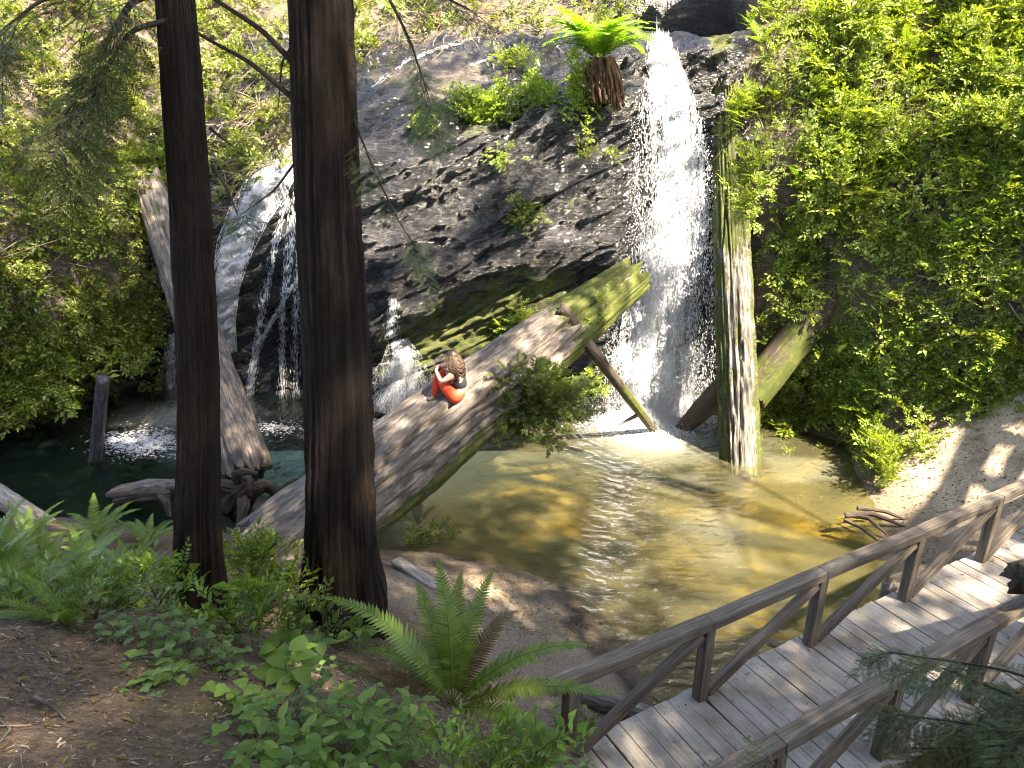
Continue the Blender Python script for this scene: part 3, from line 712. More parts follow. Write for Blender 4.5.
# needles: a flat redwood spray, one unit long along +x
def spray_template(seed, nside=9, needles=15, nl=.055, nw=.014):
    r = np.random.default_rng(seed); g = []; V = []; F = []; SV = []; SF = []
    def add_needles(p0, p1, n, ln):
        d = p1-p0; L = np.linalg.norm(d); d = d/L; side = np.array([-d[1], d[0], 0]); up = np.array([0, 0, 1.])
        for k in range(n):
            c = p0+(p1-p0)*((k+.5)/n)
            for s in (-1, 1):
                a = math.radians(r.uniform(48, 68)); dd = d*math.cos(a)+side*s*math.sin(a)+up*r.normal(0, .12); l = ln*r.uniform(.75, 1.15)*(1-.45*abs(k/n-.4)); w = np.cross(dd, up); w = w/np.linalg.norm(w)*nw*.5
                i = len(V); V.extend([c, c+dd*l*.5+w, c+dd*l, c+dd*l*.5-w]); F.append((i, i+1, i+2, i+3))
    def twig(p0, p1, w):
        d = p1-p0; d = d/np.linalg.norm(d); s = np.array([-d[1], d[0], 0])*w; u = np.array([0, 0, w]); i = len(SV)
        SV.extend([p0+s, p0-s*.5+u*.8, p0-s*.5-u*.8, p1+s*.4, p1-s*.2+u*.3, p1-s*.2-u*.3])
        SF.extend([(i, i+1, i+4, i+3), (i+1, i+2, i+5, i+4), (i+2, i, i+3, i+5)])
    pts = [np.array([x, .03*math.sin(x*5+seed), -.22*x*x]) for x in np.linspace(0, 1, 7)]
    for a, b in zip(pts[:-1], pts[1:]): twig(a, b, .006)
    add_needles(pts[4], pts[6], 9, nl)
    for k in range(nside):
        x = .08+.86*k/nside+r.uniform(-.02, .02); s = 1 if k % 2 else -1
        p = np.array([x, .03*math.sin(x*5+seed), -.22*x*x]); l = (.42*(1-x)+.14)*r.uniform(.75, 1.2); a = math.radians(r.uniform(38, 60))
        q = p+np.array([math.cos(a)*l, s*math.sin(a)*l, -.25*l+r.normal(0, .03)])
        twig(p, q, .004); add_needles(p+(q-p)*.12, q, int(needles*l/.35)+3, nl)
    return [(np.array(V), [np.array(F)], 0), (np.array(SV), [np.array(SF)], 1)]
SPRAYS = [spray_template(s) for s in (1, 2, 3)]
CSPRAYS = [spray_template(s, 7, 6, .10, .04) for s in (4, 5)]

def bough(parent, pts, rad, nsp, size, mat, seed, loc0, twig='dark_twig', start=.15, spread=.9, droop=.5):
    """a limb (tube) with a child of needle sprays"""
    r = np.random.default_rng(seed); P = np.array(pts, float)-np.array(loc0)
    V, F, lp, TH, S = tube(P, rad, 7, 26, None)
    g = Geo(); g.add(V, F, 0, lp=lp); br = g.build('branch', M[twig], parent)
    if nsp:
        Q, t = path_interp(P, 60); T = nrm(np.gradient(Q, axis=0))
        k = r.integers(int(60*start), 60, nsp); k[:2] = 59
        sd = np.where(r.random(nsp) < .5, -1, 1)[:, None]
        side = nrm(np.cross(T[k], [0, 0, 1.]))*sd
        d = nrm(T[k]*r.uniform(.2, .9, (nsp, 1))+side*r.uniform(.2, spread, (nsp, 1))+np.array([0, 0, -1.])*r.uniform(.0, droop, (nsp, 1)))
        R = frames(d, np.array([0, 0, 1.])+r.normal(0, .3, (nsp, 3)))
        g = Geo(); sel = r.integers(0, len(SPRAYS), nsp); sc = size*r.uniform(.6, 1.25, nsp)
        for i, T_ in enumerate(SPRAYS):
            m = sel == i; g.inst(T_, Q[k][m], R[m], sc[m])
        g.build('needles', [M[mat], M['dark_twig']], br, False)
    return br
def Y(px, py, y): return atY(px, py, y*KY[0])
L1 = RW1.location; L2 = RW2.location
# bare dark limbs from the thick trunk towards the upper left
# hanging needle boughs
bough(RW1, [Y(300, 104, 5.0), Y(250, 62, 4.9), Y(205, 38, 4.8), Y(160, 8, 4.7)], [.016, .011, .008, .004], 0, .2, 'needle', 1, L1)
bough(RW1, [Y(296, 66, 5.0), Y(262, 30, 4.9), Y(225, 6, 4.85), Y(170, -30, 4.8)], [.018, .013, .01, .005], 3, .25, 'needle', 2, L1, start=.6)
bough(RW1, [Y(345, -30, 5.0), Y(385, -10, 4.9), Y(410, 40, 4.8), Y(428, 95, 4.8)], [.013, .009, .006, .003], 12, .30, 'needle_grey', 9, L1, start=.3, droop=.9)
bough(RW1, [Y(350, 110, 5.0), Y(372, 165, 4.9), Y(395, 215, 4.8), Y(425, 262, 4.8)], [.007, .006, .004, .002], 10, .26, 'needle_grey', 10, L1, start=.05, droop=.7)
bough(RW1, [Y(350, -40, 5.0), Y(420, -15, 4.8), Y(470, 10, 4.7)], [.013, .009, .004], 12, .26, 'needle', 11, L1, start=.35)
bough(RW1, [Y(304, 150, 5.0), Y(275, 190, 5.1), Y(245, 212, 5.2)], [.008, .006, .002], 9, .24, 'needle_grey', 12, L1, start=.2, droop=.4)
bough(RW1, [Y(303, 30, 5.0), Y(282, 60, 5.1), Y(278, 110, 5.2)], [.009, .006, .002], 8, .26, 'needle', 13, L1, start=.2, droop=.9)
KY[0] = K2
bough(RW2, [Y(210, 128, 5.5), Y(222, 138, 5.4), Y(232, 146, 5.3)], [.008, .006, .002], 0, .2, 'needle', 3, L2)
bough(RW2, [Y(212, 165, 5.5), Y(225, 185, 5.5), Y(238, 215, 5.4)], [.010, .007, .003], 0, .2, 'needle', 4, L2)
bough(RW2, [Y(170, -10, 5.4), Y(132, 0, 5.3), Y(105, 45, 5.2), Y(78, 92, 5.1), Y(60, 125, 5.0)], [.018, .014, .011, .008, .004], 26, .42, 'needle', 5, L2, droop=.9)
bough(RW2, [Y(168, 20, 5.4), Y(130, 30, 5.3), Y(100, 80, 5.2), Y(70, 150, 5.1)], [.012, .010, .007, .003], 16, .36, 'needle', 6, L2, start=.35, droop=.9)
bough(RW2, [Y(165, -30, 5.4), Y(110, -20, 5.1), Y(40, 0, 4.9), Y(-10, 40, 4.8)], [.014, .01, .007, .003], 16, .36, 'needle', 7, L2, start=.3)
# ------------------------------------------------------------------ falling water
_t = np.array([(.5, 0, 0), (.08, .5, 0), (.08, -.25, .43), (.08, -.25, -.43), (-.5, 0, 0)])
OCT = [(_t, [np.array([(0, 1, 2), (0, 2, 3), (0, 3, 1), (4, 2, 1), (4, 3, 2), (4, 1, 3)])], 0)]
def drops(pts, d, length, width, g=None):
    g = g or Geo(); R = frames(d, np.array([[0, 1., .2]])); g.inst(OCT, pts, R, np.stack([length, width, width], 1)); return g

def cliff_at(px, py):
    out = np.full((len(px), 3), np.nan); R = ray(px, py)
    for i in range(len(px)):
        r = BC.ray_cast(EYE, Vector(R[i]).normalized())
        if r[0] is not None: out[i] = r[0]
    return out
def centre_fall(path, hw, n, seed, ln, wd, off=(.02, .12), dens=None, streak=5.):
    """path of pixels on the cliff; returns drops spread across half width hw, flowing along it"""
    r = np.random.default_rng(seed); path = np.array(path, float); hw = np.asarray(hw, float)
    d = np.r_[0, np.cumsum(np.hypot(*np.diff(path, axis=0).T))]
    t = r.random(n*2)*d[-1]; u = np.clip(r.normal(0, .5, n*2), -1.15, 1.15)
    px0 = np.interp(t, d, path[:, 0]); py0 = np.interp(t, d, path[:, 1]); w = np.interp(t, d, hw)
    dx = np.interp(t+2, d, path[:, 0])-np.interp(t-2, d, path[:, 0]); dy = np.interp(t+2, d, path[:, 1])-np.interp(t-2, d, path[:, 1]); l = np.hypot(dx, dy)
    px = px0-dy/l*u*w; py = py0+dx/l*u*w
    nz = perlin(np.stack([u*w/streak, t/30, np.full_like(t, seed)], -1))
    keep = nz > r.uniform(-.9, .45, len(t))
    px, py, dx, dy, l = [q[keep][:n] for q in (px, py, dx, dy, l)]
    A = cliff_at(px, py); e = 4./l; B = cliff_at(px+dx*e, py+dy*e)
    ok = ~np.isnan(A[:, 0]) & ~np.isnan(B[:, 0]); A, B = A[ok], B[ok]
    D = nrm(B-A); D[:, 2] = np.minimum(D[:, 2], -.15)
    to = nrm(np.array(EYE)-A); A = A+to*r.uniform(*off, (len(A), 1))
    m = len(A)
    return A, nrm(D+r.normal(0, .07, (m, 3))), r.uniform(*ln, m), r.uniform(*wd, m)

_py = [38, 60, 90, 130, 170, 210, 250, 300, 350, 400, 424]
_xl = [652, 650, 647, 641, 638, 639, 636, 625, 612, 602, 597]; _xr = [668, 678, 691, 704, 711, 714, 715, 715, 715, 714, 712]
_cx = [660, 663, 669, 676, 681, 680, 672, 663, 657, 655, 655]; _cw = [7, 9, 12, 15, 18, 21, 24, 28, 31, 33, 36]
def main_fall():
    r = np.random.default_rng(21); n = 260000
    py = 38+386*r.random(n)**.95; xl, xr, cx, cw = [np.interp(py, _py, q) for q in (_xl, _xr, _cx, _cw)]
    px = xl-7+(xr-xl+10)*r.random(n)
    g = np.exp(-((px-cx)/cw)**2); edge = smooth(px, xl-7, xl+4)*(1-smooth(px, xr-4, xr+3))
    st = perlin(np.stack([px/5.5, py/55, px*0+3], -1)); st2 = perlin(np.stack([px/12, py/90, px*0+8], -1)); bl_ = perlin(np.stack([px/3.2, py/9., px*0+5], -1))
    dens = edge*(.07+.9*g)*np.clip(.55+.75*st+.5*st2+.35*bl_, .03, 1.3)*np.interp(py, [38, 110, 300, 424], [1.1, .95, .62, .8])
    k = r.random(n) < dens*.8; px, py = px[k], py[k]; m = len(px)
    A = cliff_at(px, py); ok = ~np.isnan(A[:, 0]); A, py = A[ok], py[ok]; m = len(A)
    to = nrm(np.array(EYE)-A); throw = np.interp(py, [38, 90, 200, 424], [.03, .16, .4, .6]); A = A+to*(r.random((m, 1))**.8*throw[:, None])
    D = np.stack([r.normal(0, .13, m), r.normal(-.1, .1, m), -np.ones(m)], 1)
    ln = np.interp(py, [38, 120, 424], [.13, .06, .038])*r.lognormal(0, .5, m); wd = r.lognormal(math.log(.0115), .33, m)
    G = drops(A, D, ln, wd)
    # flying spray beyond the edges
    q = 1500; yy = r.uniform(90, 424, q); sd = np.where(r.random(q) < .62, -1, 1); xe = np.where(sd < 0, np.interp(yy, _py, _xl), np.interp(yy, _py, _xr)-4)
    xx = xe+sd*np.abs(r.normal(0, 5, q))*np.where(sd < 0, 1.3, .8); B = cliff_at(xx, yy); ok = ~np.isnan(B[:, 0]); B = B[ok]; B = B+nrm(np.array(EYE)-B)*r.uniform(.05, .6, (len(B), 1)); mm = len(B)
    drops(B, np.stack([r.normal(0, .2, mm), r.normal(0, .2, mm), -np.ones(mm)], 1), r.uniform(.012, .04, mm), r.uniform(.008, .016, mm), G)
    # churning foot
    q = 17000; th = r.uniform(0, 6.28, q); rad = np.abs(r.normal(0, 1, q)); c = atZ(655, 421, 0)
    P = np.stack([c[0]+np.cos(th)*rad*.72, c[1]+.0+np.sin(th)*rad*.30, np.abs(r.normal(0, 1, q))*.17*np.exp(-rad*.4)], 1)
    drops(P, r.normal(0, 1, (q, 3)), r.uniform(.012, .04, q), r.uniform(.008, .018, q), G)
    return G
def veil(g, rows, nu, off, film, wig=0., seed=0):
    """rows: (n,4) pixel x left, x right, y left, y right down the fall; a film of water in front of the rock"""
    rows = np.asarray(rows, float); n = len(rows); u = np.linspace(0, 1, nu)
    PX = rows[:, :1]*(1-u)+rows[:, 1:2]*u; PY = rows[:, 2:3]*(1-u)+rows[:, 3:4]*u
    A = cliff_at(PX.ravel(), PY.ravel()).reshape(n, nu, 3)
    for k in range(3):
        q = A[..., k]; bad = np.isnan(q)
        if bad.any(): q[bad] = np.nanmean(q)
    to = nrm(np.array(EYE)-A); o = np.asarray(off)[:, None]
    for _ in range(2): A[1:-1] = (A[:-2]+2*A[1:-1]+A[2:])/4; A[:, 1:-1] = (A[:, :-2]+2*A[:, 1:-1]+A[:, 2:])/4
    P = A+to*(o+wig*perlin(np.stack([PX/9, PY/40, PX*0+seed], -1)))[..., None]
    s_ = np.r_[0, np.cumsum(np.linalg.norm(np.diff(P[:, nu//2], axis=0), axis=1))]
    L = np.stack([(PX-PX.mean(1, keepdims=True))*.02, np.broadcast_to(s_[:, None], PX.shape), PX*0+seed], -1)
    g.add(P.reshape(-1, 3), grid_faces(nu, n), 0, lp=L.reshape(-1, 3), film=film(PX, PY).ravel())
def path_rows(path, hw, n=60):
    path = np.array(path, float); d = np.r_[0, np.cumsum(np.hypot(*np.diff(path, axis=0).T))]; t = np.linspace(0, d[-1], n)
    x, y, w = np.interp(t, d, path[:, 0]), np.interp(t, d, path[:, 1]), np.interp(t, d, hw); dx, dy = np.gradient(x), np.gradient(y); l = np.hypot(dx, dy)
    nx, ny = dy/l, -dx/l
    return np.stack([x-nx*w, x+nx*w, y-ny*w, y+ny*w], 1)
wf = main_fall().build('waterfall', M['white_water'])
g = Geo(); yy = np.linspace(37, 424, 110); xl, xr = np.interp(yy, _py, _xl), np.interp(yy, _py, _xr)
def film_main(PX, PY):
    cx, cw = np.interp(PY, _py, _cx), np.interp(PY, _py, _cw); l, r_ = np.interp(PY, _py, _xl), np.interp(PY, _py, _xr)
    return np.clip(np.exp(-((PX-cx)/(cw*1.05))**2)*.95+.12, 0, 1)*smooth(PX, l-5, l+5)*(1-smooth(PX, r_-6, r_+2))
for sd_, k_ in ((1, .45),): veil(g, np.stack([xl-6, xr+3, yy, yy], 1), 40, np.interp(yy, [38, 90, 200, 424], [.03, .16, .4, .6])*k_+.02, film_main, .05, sd_)
g.build('veil', M['water_veil'], wf)
tag(wf, 'tall bright white waterfall dropping beside the upright mossy dead trunk', 'waterfall')
G = drops(*centre_fall([(300, 142), (288, 158), (270, 182), (250, 212), (235, 246), (226, 285), (225, 320), (229, 352)], [7, 13, 18, 18, 16, 12, 9, 7], 30000, 31, (.05, .16), (.005, .012), (.01, .16)))
drops(*centre_fall([(288, 195), (276, 240), (266, 290), (258, 340), (248, 410)], [4, 4, 4, 5, 6], 800, 33, (.05, .2), (.008, .015)), G)
wf = G.build('waterfall', M['white_water']); tag(wf, 'bluish white waterfall sliding down the ramp between the two redwoods', 'waterfall')
g = Geo()
for sd_, k_ in ((11, .03),): veil(g, path_rows([(300, 142), (288, 158), (270, 182), (250, 212), (235, 246), (226, 285), (225, 320), (229, 352)], np.array([7, 13, 18, 18, 16, 12, 9, 7])*1.15), 24, np.full(60, k_), lambda PX, PY: np.sin(np.linspace(0, 1, 24)*np.pi)[None]**.8*(1-smooth(np.linspace(0, 1, 60), .7, 1.))[:, None]*np.ones_like(PX), .04, sd_)
g.build('veil', M['water_veil'], wf)
G = drops(*centre_fall([(478, 38), (440, 48), (405, 62), (372, 88)], [1.5, 2, 2.5, 3], 260, 36, (.06, .2), (.006, .012), (.0, .03), streak=1.5))
drops(*centre_fall([(520, 48), (490, 58), (470, 66)], [1.5, 2, 1.5], 120, 38, (.05, .16), (.005, .010), (.0, .03), streak=1.5), G)
tag(G.build('stream_foam', M['white_water']), kind='stuff')
G = drops(*centre_fall([(298, 190), (290, 240), (284, 300), (282, 360), (281, 420)], [5, 5, 4, 4, 5], 1000, 41, (.05, .2), (.008, .014), (.03, .15)))
drops(*centre_fall([(292, 285), (270, 325), (256, 350), (250, 385), (247, 420)], [2.5, 2.5, 4, 3, 3], 800, 42, (.05, .2), (.008, .014), (.03, .15)), G)
drops(*centre_fall([(300, 215), (296, 300), (295, 425)], [3, 4, 5], 650, 43, (.05, .2), (.008, .014), (.03, .15)), G)
tag(G.build('waterfall', M['white_water']), 'thin broken trickles of water falling over dark rock left of the thick redwood', 'waterfall')
G = drops(*centre_fall([(176, 335), (170, 370), (163, 405), (158, 434)], [6, 9, 13, 15], 2600, 44, (.05, .2), (.008, .016), (.03, .2)))
tag(G.build('waterfall', M['white_water']), 'low dim waterfall at the back of the dark left pool', 'waterfall')
G = drops(*centre_fall([(394, 300), (392, 320), (390, 342)], [5, 7, 9], 500, 45, (.04, .12), (.008, .013), (.03, .1)))
drops(*centre_fall([(398, 340), (402, 362), (402, 385), (398, 415)], [8, 19, 31, 40], 9500, 46, (.02, .06), (.006, .013), (.03, .25), streak=2.5), G)
wf = G.build('waterfall', M['white_water']); tag(wf, 'small splashing cascade on mossy rock behind the seated person', 'waterfall')
g = Geo()
veil(g, path_rows([(398, 338), (402, 362), (402, 385), (398, 416)], np.array([9, 21, 34, 42])), 24, np.full(60, .16), lambda PX, PY: np.sin(np.linspace(0, 1, 24)*np.pi)[None]**1.4*(smooth(np.linspace(0, 1, 60), 0, .35)*(1-.5*smooth(np.linspace(0, 1, 60), .8, 1)))[:, None]*.7*np.ones_like(PX), .05, 17)
g.build('veil', M['water_veil'], wf)
# foam rafts on the pool
r = np.random.default_rng(51); G = Geo()
for (cx, cy, sx, sy, n, s) in ((655, 419, 32, 6.5, 9500, 1.), (668, 430, 16, 5, 900, .8), (145, 442, 20, 6, 2600, .9), (270, 427, 16, 3.5, 500, .8), (405, 412, 20, 7, 2400, .9)):
    px = r.normal(cx, sx, n); py = r.normal(cy, sy, n); nz = perlin(np.stack([px/9, py/3, px*0+1], -1)); k = nz > r.uniform(-.8, .5, n)
    P = atZ(px[k], py[k], .012); m = len(P); G.inst(OCT, P, frames(np.stack([r.normal(0, 1, m), r.normal(0, .4, m), np.zeros(m)], 1), np.array([[0, 0, 1.]])), np.stack([r.uniform(.04, .12, m)*s, r.uniform(.02, .05, m)*s, r.uniform(.01, .02, m)], 1))
tag(G.build('foam', M['white_water']), kind='stuff')
# ------------------------------------------------------------------ leaves, sprigs, ferns
def leaf_small(w=.5, fold=.10):
    V = np.array([(0, 0, 0), (.42, w/2, fold), (1, 0, -.06), (.42, -w/2, fold), (.45, 0, 0)])
    return V, np.array([(0, 4, 1), (4, 2, 1), (0, 3, 4), (4, 3, 2)])
def leaf_fine(w=.55, fold=.06, droop=.18, heart=0.):
    st = [(0, .0), (.06, .5+heart), (.22, .92), (.42, 1.), (.62, .82), (.82, .42), (1, 0)]
    V = []; 
    for x, k in st:
        z = -droop*x*x
        V += [(x-(.06*heart if 0 < x < .1 else 0), k*w/2, z+fold*k), (x, 0, z), (x, -k*w/2, z+fold*k)]
    F = []
    for i in range(len(st)-1):
        a = i*3; F += [(a, a+1, a+4, a+3), (a+1, a+2, a+5, a+4)]
    return np.array(V), np.array(F)
def xf(V, p, d, up, s): return np.asarray(p)+(frames(np.asarray(d, float)[None], np.asarray(up, float)[None])[0]@(V*s).T).T
def prism(p0, p1, r0, r1):
    V, F, *_ = tube([p0, p1], [r0, r1], 3, None, None, False); return V, F[0]

def sprig_template(seed, n=11, ll=.26, w=.5, wavy=.1, pairs=False, branch=True):
    """a leafy twig one unit long along +x, leaves held flat"""
    r = np.random.default_rng(seed); LV = []; LF = []; SV = []; SF = []; k = 0; ks = 0
    lv, lf = leaf_small(w)
    f = lambda x: np.array([x, wavy*math.sin(x*4+seed), -.18*x*x+.05*math.sin(seed)])
    segs = [(f, 0, 1, n)]
    if branch:
        for b in (0.3, .55):
            s = 1 if b < .5 else -1; o = f(b); a = s*r.uniform(.5, .9); l = r.uniform(.4, .55)
            segs.append((lambda x, o=o, a=a, l=l: o+np.array([math.cos(a)*x*l, math.sin(a)*x*l, -.1*x*x]), .25, 1, n//2))
    for fn, lo, hi, m in segs:
        ps = [fn(x) for x in np.linspace(0, 1, 4)]
        for a, b in zip(ps[:-1], ps[1:]):
            V, F = prism(a, b, .009, .006); SV.append(V); SF.append(F+ks); ks += len(V)
        for i in range(m):
            x = lo+(hi-lo)*(i+.6)/m; p = fn(x); t = nrm(fn(min(x+.02, 1.02))-p)
            for s in ((-1, 1) if pairs else ((1 if i % 2 else -1),)):
                a = s*math.radians(r.uniform(35, 75)) if i < m-1 else r.normal(0, .2)
                d = np.array([t[0]*math.cos(a)-t[1]*math.sin(a), t[0]*math.sin(a)+t[1]*math.cos(a), r.normal(-.1, .22)])
                V = xf(lv, p, d, np.array([r.normal(0, .28), r.normal(0, .28), 1.]), ll*r.uniform(.65, 1.2)); LV.append(V); LF.append(lf+k); k += len(V)
    return [(np.concatenate(LV), [np.concatenate(LF)], 0), (np.concatenate(SV), [np.concatenate(SF)], 1)]
SPRIGS = [sprig_template(s, n, ll, w) for s, n, ll, w in ((1, 11, .25, .52), (2, 9, .30, .6), (3, 13, .2, .45), (4, 10, .27, .5))]
SMALLSPRIGS = [sprig_template(s, 13, .17, .62, pairs=True) for s in (11, 12, 13)]
ROUND = [sprig_template(s, 7, .30, .85) for s in (31, 32, 33)]
PINNATE = [sprig_template(s, 8, .24, .42, wavy=.04, pairs=True, branch=False) for s in (21, 22)]

def frond(L, wmax, n, pitch, droop, seed, dense=1., twist=0., curl=0.):
    """fern frond in its own vertical plane along +x; returns pieces (leaf, stem)"""
    r = np.random.default_rng(seed); ts = np.linspace(0, 1, 16); P = []; p = np.zeros(3); a = pitch
    for i, t in enumerate(ts):
        P.append(p.copy()); a2 = pitch-droop*t**1.5-curl*max(0, t-.7)*6; p = p+np.array([math.cos(a2), .06*math.sin(t*3+seed)*twist, math.sin(a2)])*L/15
    P = np.array(P); T = nrm(np.gradient(P, axis=0)); UP = np.cross(T, np.cross([0, 0, 1.], T)); 
    sidev = nrm(np.cross(np.array([0, 0, 1.]), T)); 
    bad = np.abs(T[:, 2]) > .97; sidev[bad] = [0, 1, 0]; nv = np.cross(T, sidev)
    LV = []; LF = []; k = 0
    for i in range(n):
        t = .13+.86*i/n; j = t*15; i0 = min(int(j), 14); f = j-i0
        c = P[i0]*(1-f)+P[i0+1]*f; tt = T[i0]*(1-f)+T[i0+1]*f; sv = sidev[i0]*(1-f)+sidev[i0+1]*f; nn = nv[i0]*(1-f)+nv[i0+1]*f
        prof = min(1, .45+2.2*(t-.13))*(1-((t-.13)/.87)**2.2)+.03
        for s in (-1, 1):
            l = wmax*prof*r.uniform(.88, 1.08); w = L/n*.44*dense
            d = nrm(sv*s*.96+tt*(.22+.3*t)+nn*r.normal(.08, .10)); wv = tt*w
            V = np.array([c-wv*.8, c+wv*.9, c+d*l*.5+wv*.85-nn*l*.02, c+d*l*.5-wv*.75-nn*l*.02, c+d*l*.88+wv*.25-nn*l*.10, c+d*l+wv*.25-nn*l*.14])
            LV.append(V); LF.append(np.array([(0, 1, 2, 3), (3, 2, 4, 4)][:1])+k); LF.append(np.array([(3, 2, 5, 4)])+k); k += 6
    V, F, *_ = tube(P, np.linspace(.006, .0015, 16)*max(.35, L), 4, None, None, False)
    return [(np.concatenate(LV), [np.concatenate(LF)], 0), (V, [F[0]], 1)]
def rotz(V, a):
    c, s = math.cos(a), math.sin(a); return np.stack([V[:, 0]*c-V[:, 1]*s, V[:, 0]*s+V[:, 1]*c, V[:, 2]], 1)
def add_pieces(g, T, az=0., off=(0, 0, 0)):
    for V, F, m in T: g.add(rotz(V, az)+np.array(off), F, m)

def fern(name, loc, L, nfr, seed, mat, label, group=None, spread=(.5, 1.15), parts=True, npin=30, w=.17, droop=1.1):
    r = np.random.default_rng(seed); root = empty(name, tuple(loc)); tag(root, label, 'fern', group); gg = Geo()
    for i in range(nfr):
        g = Geo() if parts else gg
        add_pieces(g, frond(L*r.uniform(.75, 1.1), L*w*r.uniform(.9, 1.1), npin, r.uniform(*spread), r.uniform(.6, 1.)*droop, seed*31+i, twist=1.), i/nfr*6.283+r.normal(0, .25))
        if parts: g.build('frond', [M[mat], M['green_stem']], root, False)
    if not parts: gg.build('fronds', [M[mat], M['green_stem']], root, False)
    return root

def grid_from(rows):
    return np.array([[int(c) for c in r] for r in rows], float)/9
def look(gr, px, py):
    x = np.clip(np.asarray(px)/32-.5, 0, 31); y = np.clip(np.asarray(py)/32-.5, 0, gr.shape[0]-1)
    i = np.minimum(x.astype(int), 30); j = np.minimum(y.astype(int), gr.shape[0]-2); fx = x-i; fy = y-j
    return (gr[j, i]*(1-fx)+gr[j, i+1]*fx)*(1-fy)+(gr[j+1, i]*(1-fx)+gr[j+1, i+1]*fx)*fy
COVER = grid_from([
"32333323333222211022000037999999",
"43344333322100000000000036899999",
"45443333210000000000000048889999",
"56655323210000000000000058878999",
"88876333320000000000000058878899",
"88876322100000000000000047888889",
"88887210000000000000000036888899",
"88888300000000000000000042288899",
"98887200000000000000000031178899",
"88876100000000000000000021167888",
"87765000000000000000000042346788",
"76542000000000000000000043456777",
"65321000000000000000000055665556",
"20000000000000000000000022542110",
"00000000000000000000000000222000",
"00000000000000000000000000000000"])

# --- undergrowth clothing the two hillsides and the top of the fall: sprigs rooted in the slope
def slope_cover(name, lo, hi, n, mats, seed, size, maxpy=480, sprigs=SPRIGS, lift=.5, gamma=1.):
    r = np.random.default_rng(seed); nv, nu, _ = CL.shape
    A = np.linalg.norm(np.cross(CL[1:, :-1]-CL[:-1, :-1], CL[:-1, 1:]-CL[:-1, :-1]), axis=-1)
    C = CL[:-1, :-1]; px, py = proj(C); d = look(COVER, px, np.minimum(py, 480)); vis = (px > lo-60) & (px < hi+60) & (py > -60) & (py < maxpy)
    pxu = np.broadcast_to(np.linspace(-400, 1424, nu), (nv, nu))[:-1, :-1]
    vis &= (pxu >= lo) & (pxu < hi)
    clump = smooth(fbm(C*1.15+seed, 3), -.4, .35)*.82+.18
    p = (A*vis*d**gamma*clump).ravel(); p /= p.sum()
    k = r.choice(len(p), n, p=p); j, i = np.unravel_index(k, A.shape)
    a, b = r.random((n, 1)), r.random((n, 1))
    P = CL[j, i]+(CL[j, i+1]-CL[j, i])*a+(CL[j+1, i]-CL[j, i])*b; N = CLN[j, i]
    h = np.clip(fbm(P*1.3+seed, 3)*.55+.28, 0, .8)*lift
    dirs = nrm(N*r.uniform(.2, 1., (n, 1))+np.array([0, 0, .35])+r.normal(0, .55, (n, 3)))
    P = P+N*(h*r.random(n)**.6)[:, None]+np.array([0, 0, .5])*(h*r.random(n))[:, None]-dirs*.05
    R = frames(dirs, np.array([0, 0, 1.])+N*.75+r.normal(0, .25, (n, 3))); sc = size*r.lognormal(0, .28, n)
    g = Geo(); sel = r.integers(0, len(sprigs), n); tone = fbm(P*.8+40, 2) > 0
    for q, T in enumerate(sprigs):
        for m_, flag in ((0, True), (1, False)):
            m = (sel == q) & (tone == flag); T2 = [(V, F, m_ if mt == 0 else 2) for V, F, mt in T]
            g.inst(T2, P[m], R[m], sc[m])
    o = g.build(name, [M[mats[0]], M[mats[1]], M['stem']], None, False); tag(o, kind='stuff'); return o
slope_cover('undergrowth', 735, 1424, 18500, ('hill_leaf', 'hill_leaf'), 61, .25, lift=.75)
slope_cover('undergrowth', -400, 340, 9000, ('hill_leaf_olive', 'hill_leaf_olive'), 62, .27, lift=.55)
slope_cover('undergrowth', 340, 700, 900, ('hill_leaf_olive', 'hill_leaf_olive'), 63, .30, 130)

# --- dead twigs tangled on the slopes
def twigs(name, zones, seed, mat='twig', surf='cliff'):
    r = np.random.default_rng(seed); g = Geo()
    for (cx, cy, rx, ry, n, L, ang_, sd, thick) in zones:
        for _ in range(n):
            px, py = cx+r.normal()*rx, cy+r.normal()*ry
            h, nr = hit(px, py, surf)
            if h is None: continue
            a = ang_+r.normal(0, sd); q = h+nr*r.uniform(.01, .22); e, _n = hit(px+math.cos(a)*10, py-math.sin(a)*10, surf)
            if e is None: continue
            d = nrm(e-h); d[2] += r.normal(0, .15); d = nrm(d+nr*r.normal(.05, .2)); l = L*r.uniform(.5, 1.3)
            b = r.normal(0, .10, 3)*l; P = [q-d*l/2, q+b, q+d*l/2+r.normal(0, .06, 3)*l]
            V, F, *_ = tube(P, np.array([1, .8, .4])*thick*r.uniform(.6, 1.3), 4, 6, None, False); g.add(V, F[0], 0)
            if r.random() < .5:
                dd = nrm(d+r.normal(0, .6, 3)); V, F, *_ = tube([q+b*.5, q+b*.5+dd*l*.3], [thick*.6, thick*.3], 3, None, None, False); g.add(V, F[0], 0)
    o = g.build(name, M[mat], None, True); tag(o, kind='stuff'); return o
twigs('dead_twigs', [(262, 135, 26, 26, 150, 1.0, .55, .45, .011), (225, 190, 14, 14, 40, .7, .3, .6, .009), (60, 40, 60, 40, 130, .8, -1.2, .7, .008), (60, 200, 60, 60, 60, .9, .8, .9, .009), (20, 250, 40, 20, 10, 2.2, .75, .15, .014),
    (470, 25, 50, 12, 90, .8, .3, .9, .010), (400, 45, 40, 14, 40, .6, .2, .9, .009), (250, 30, 40, 30, 70, .7, -.6, .8, .009)], 71)
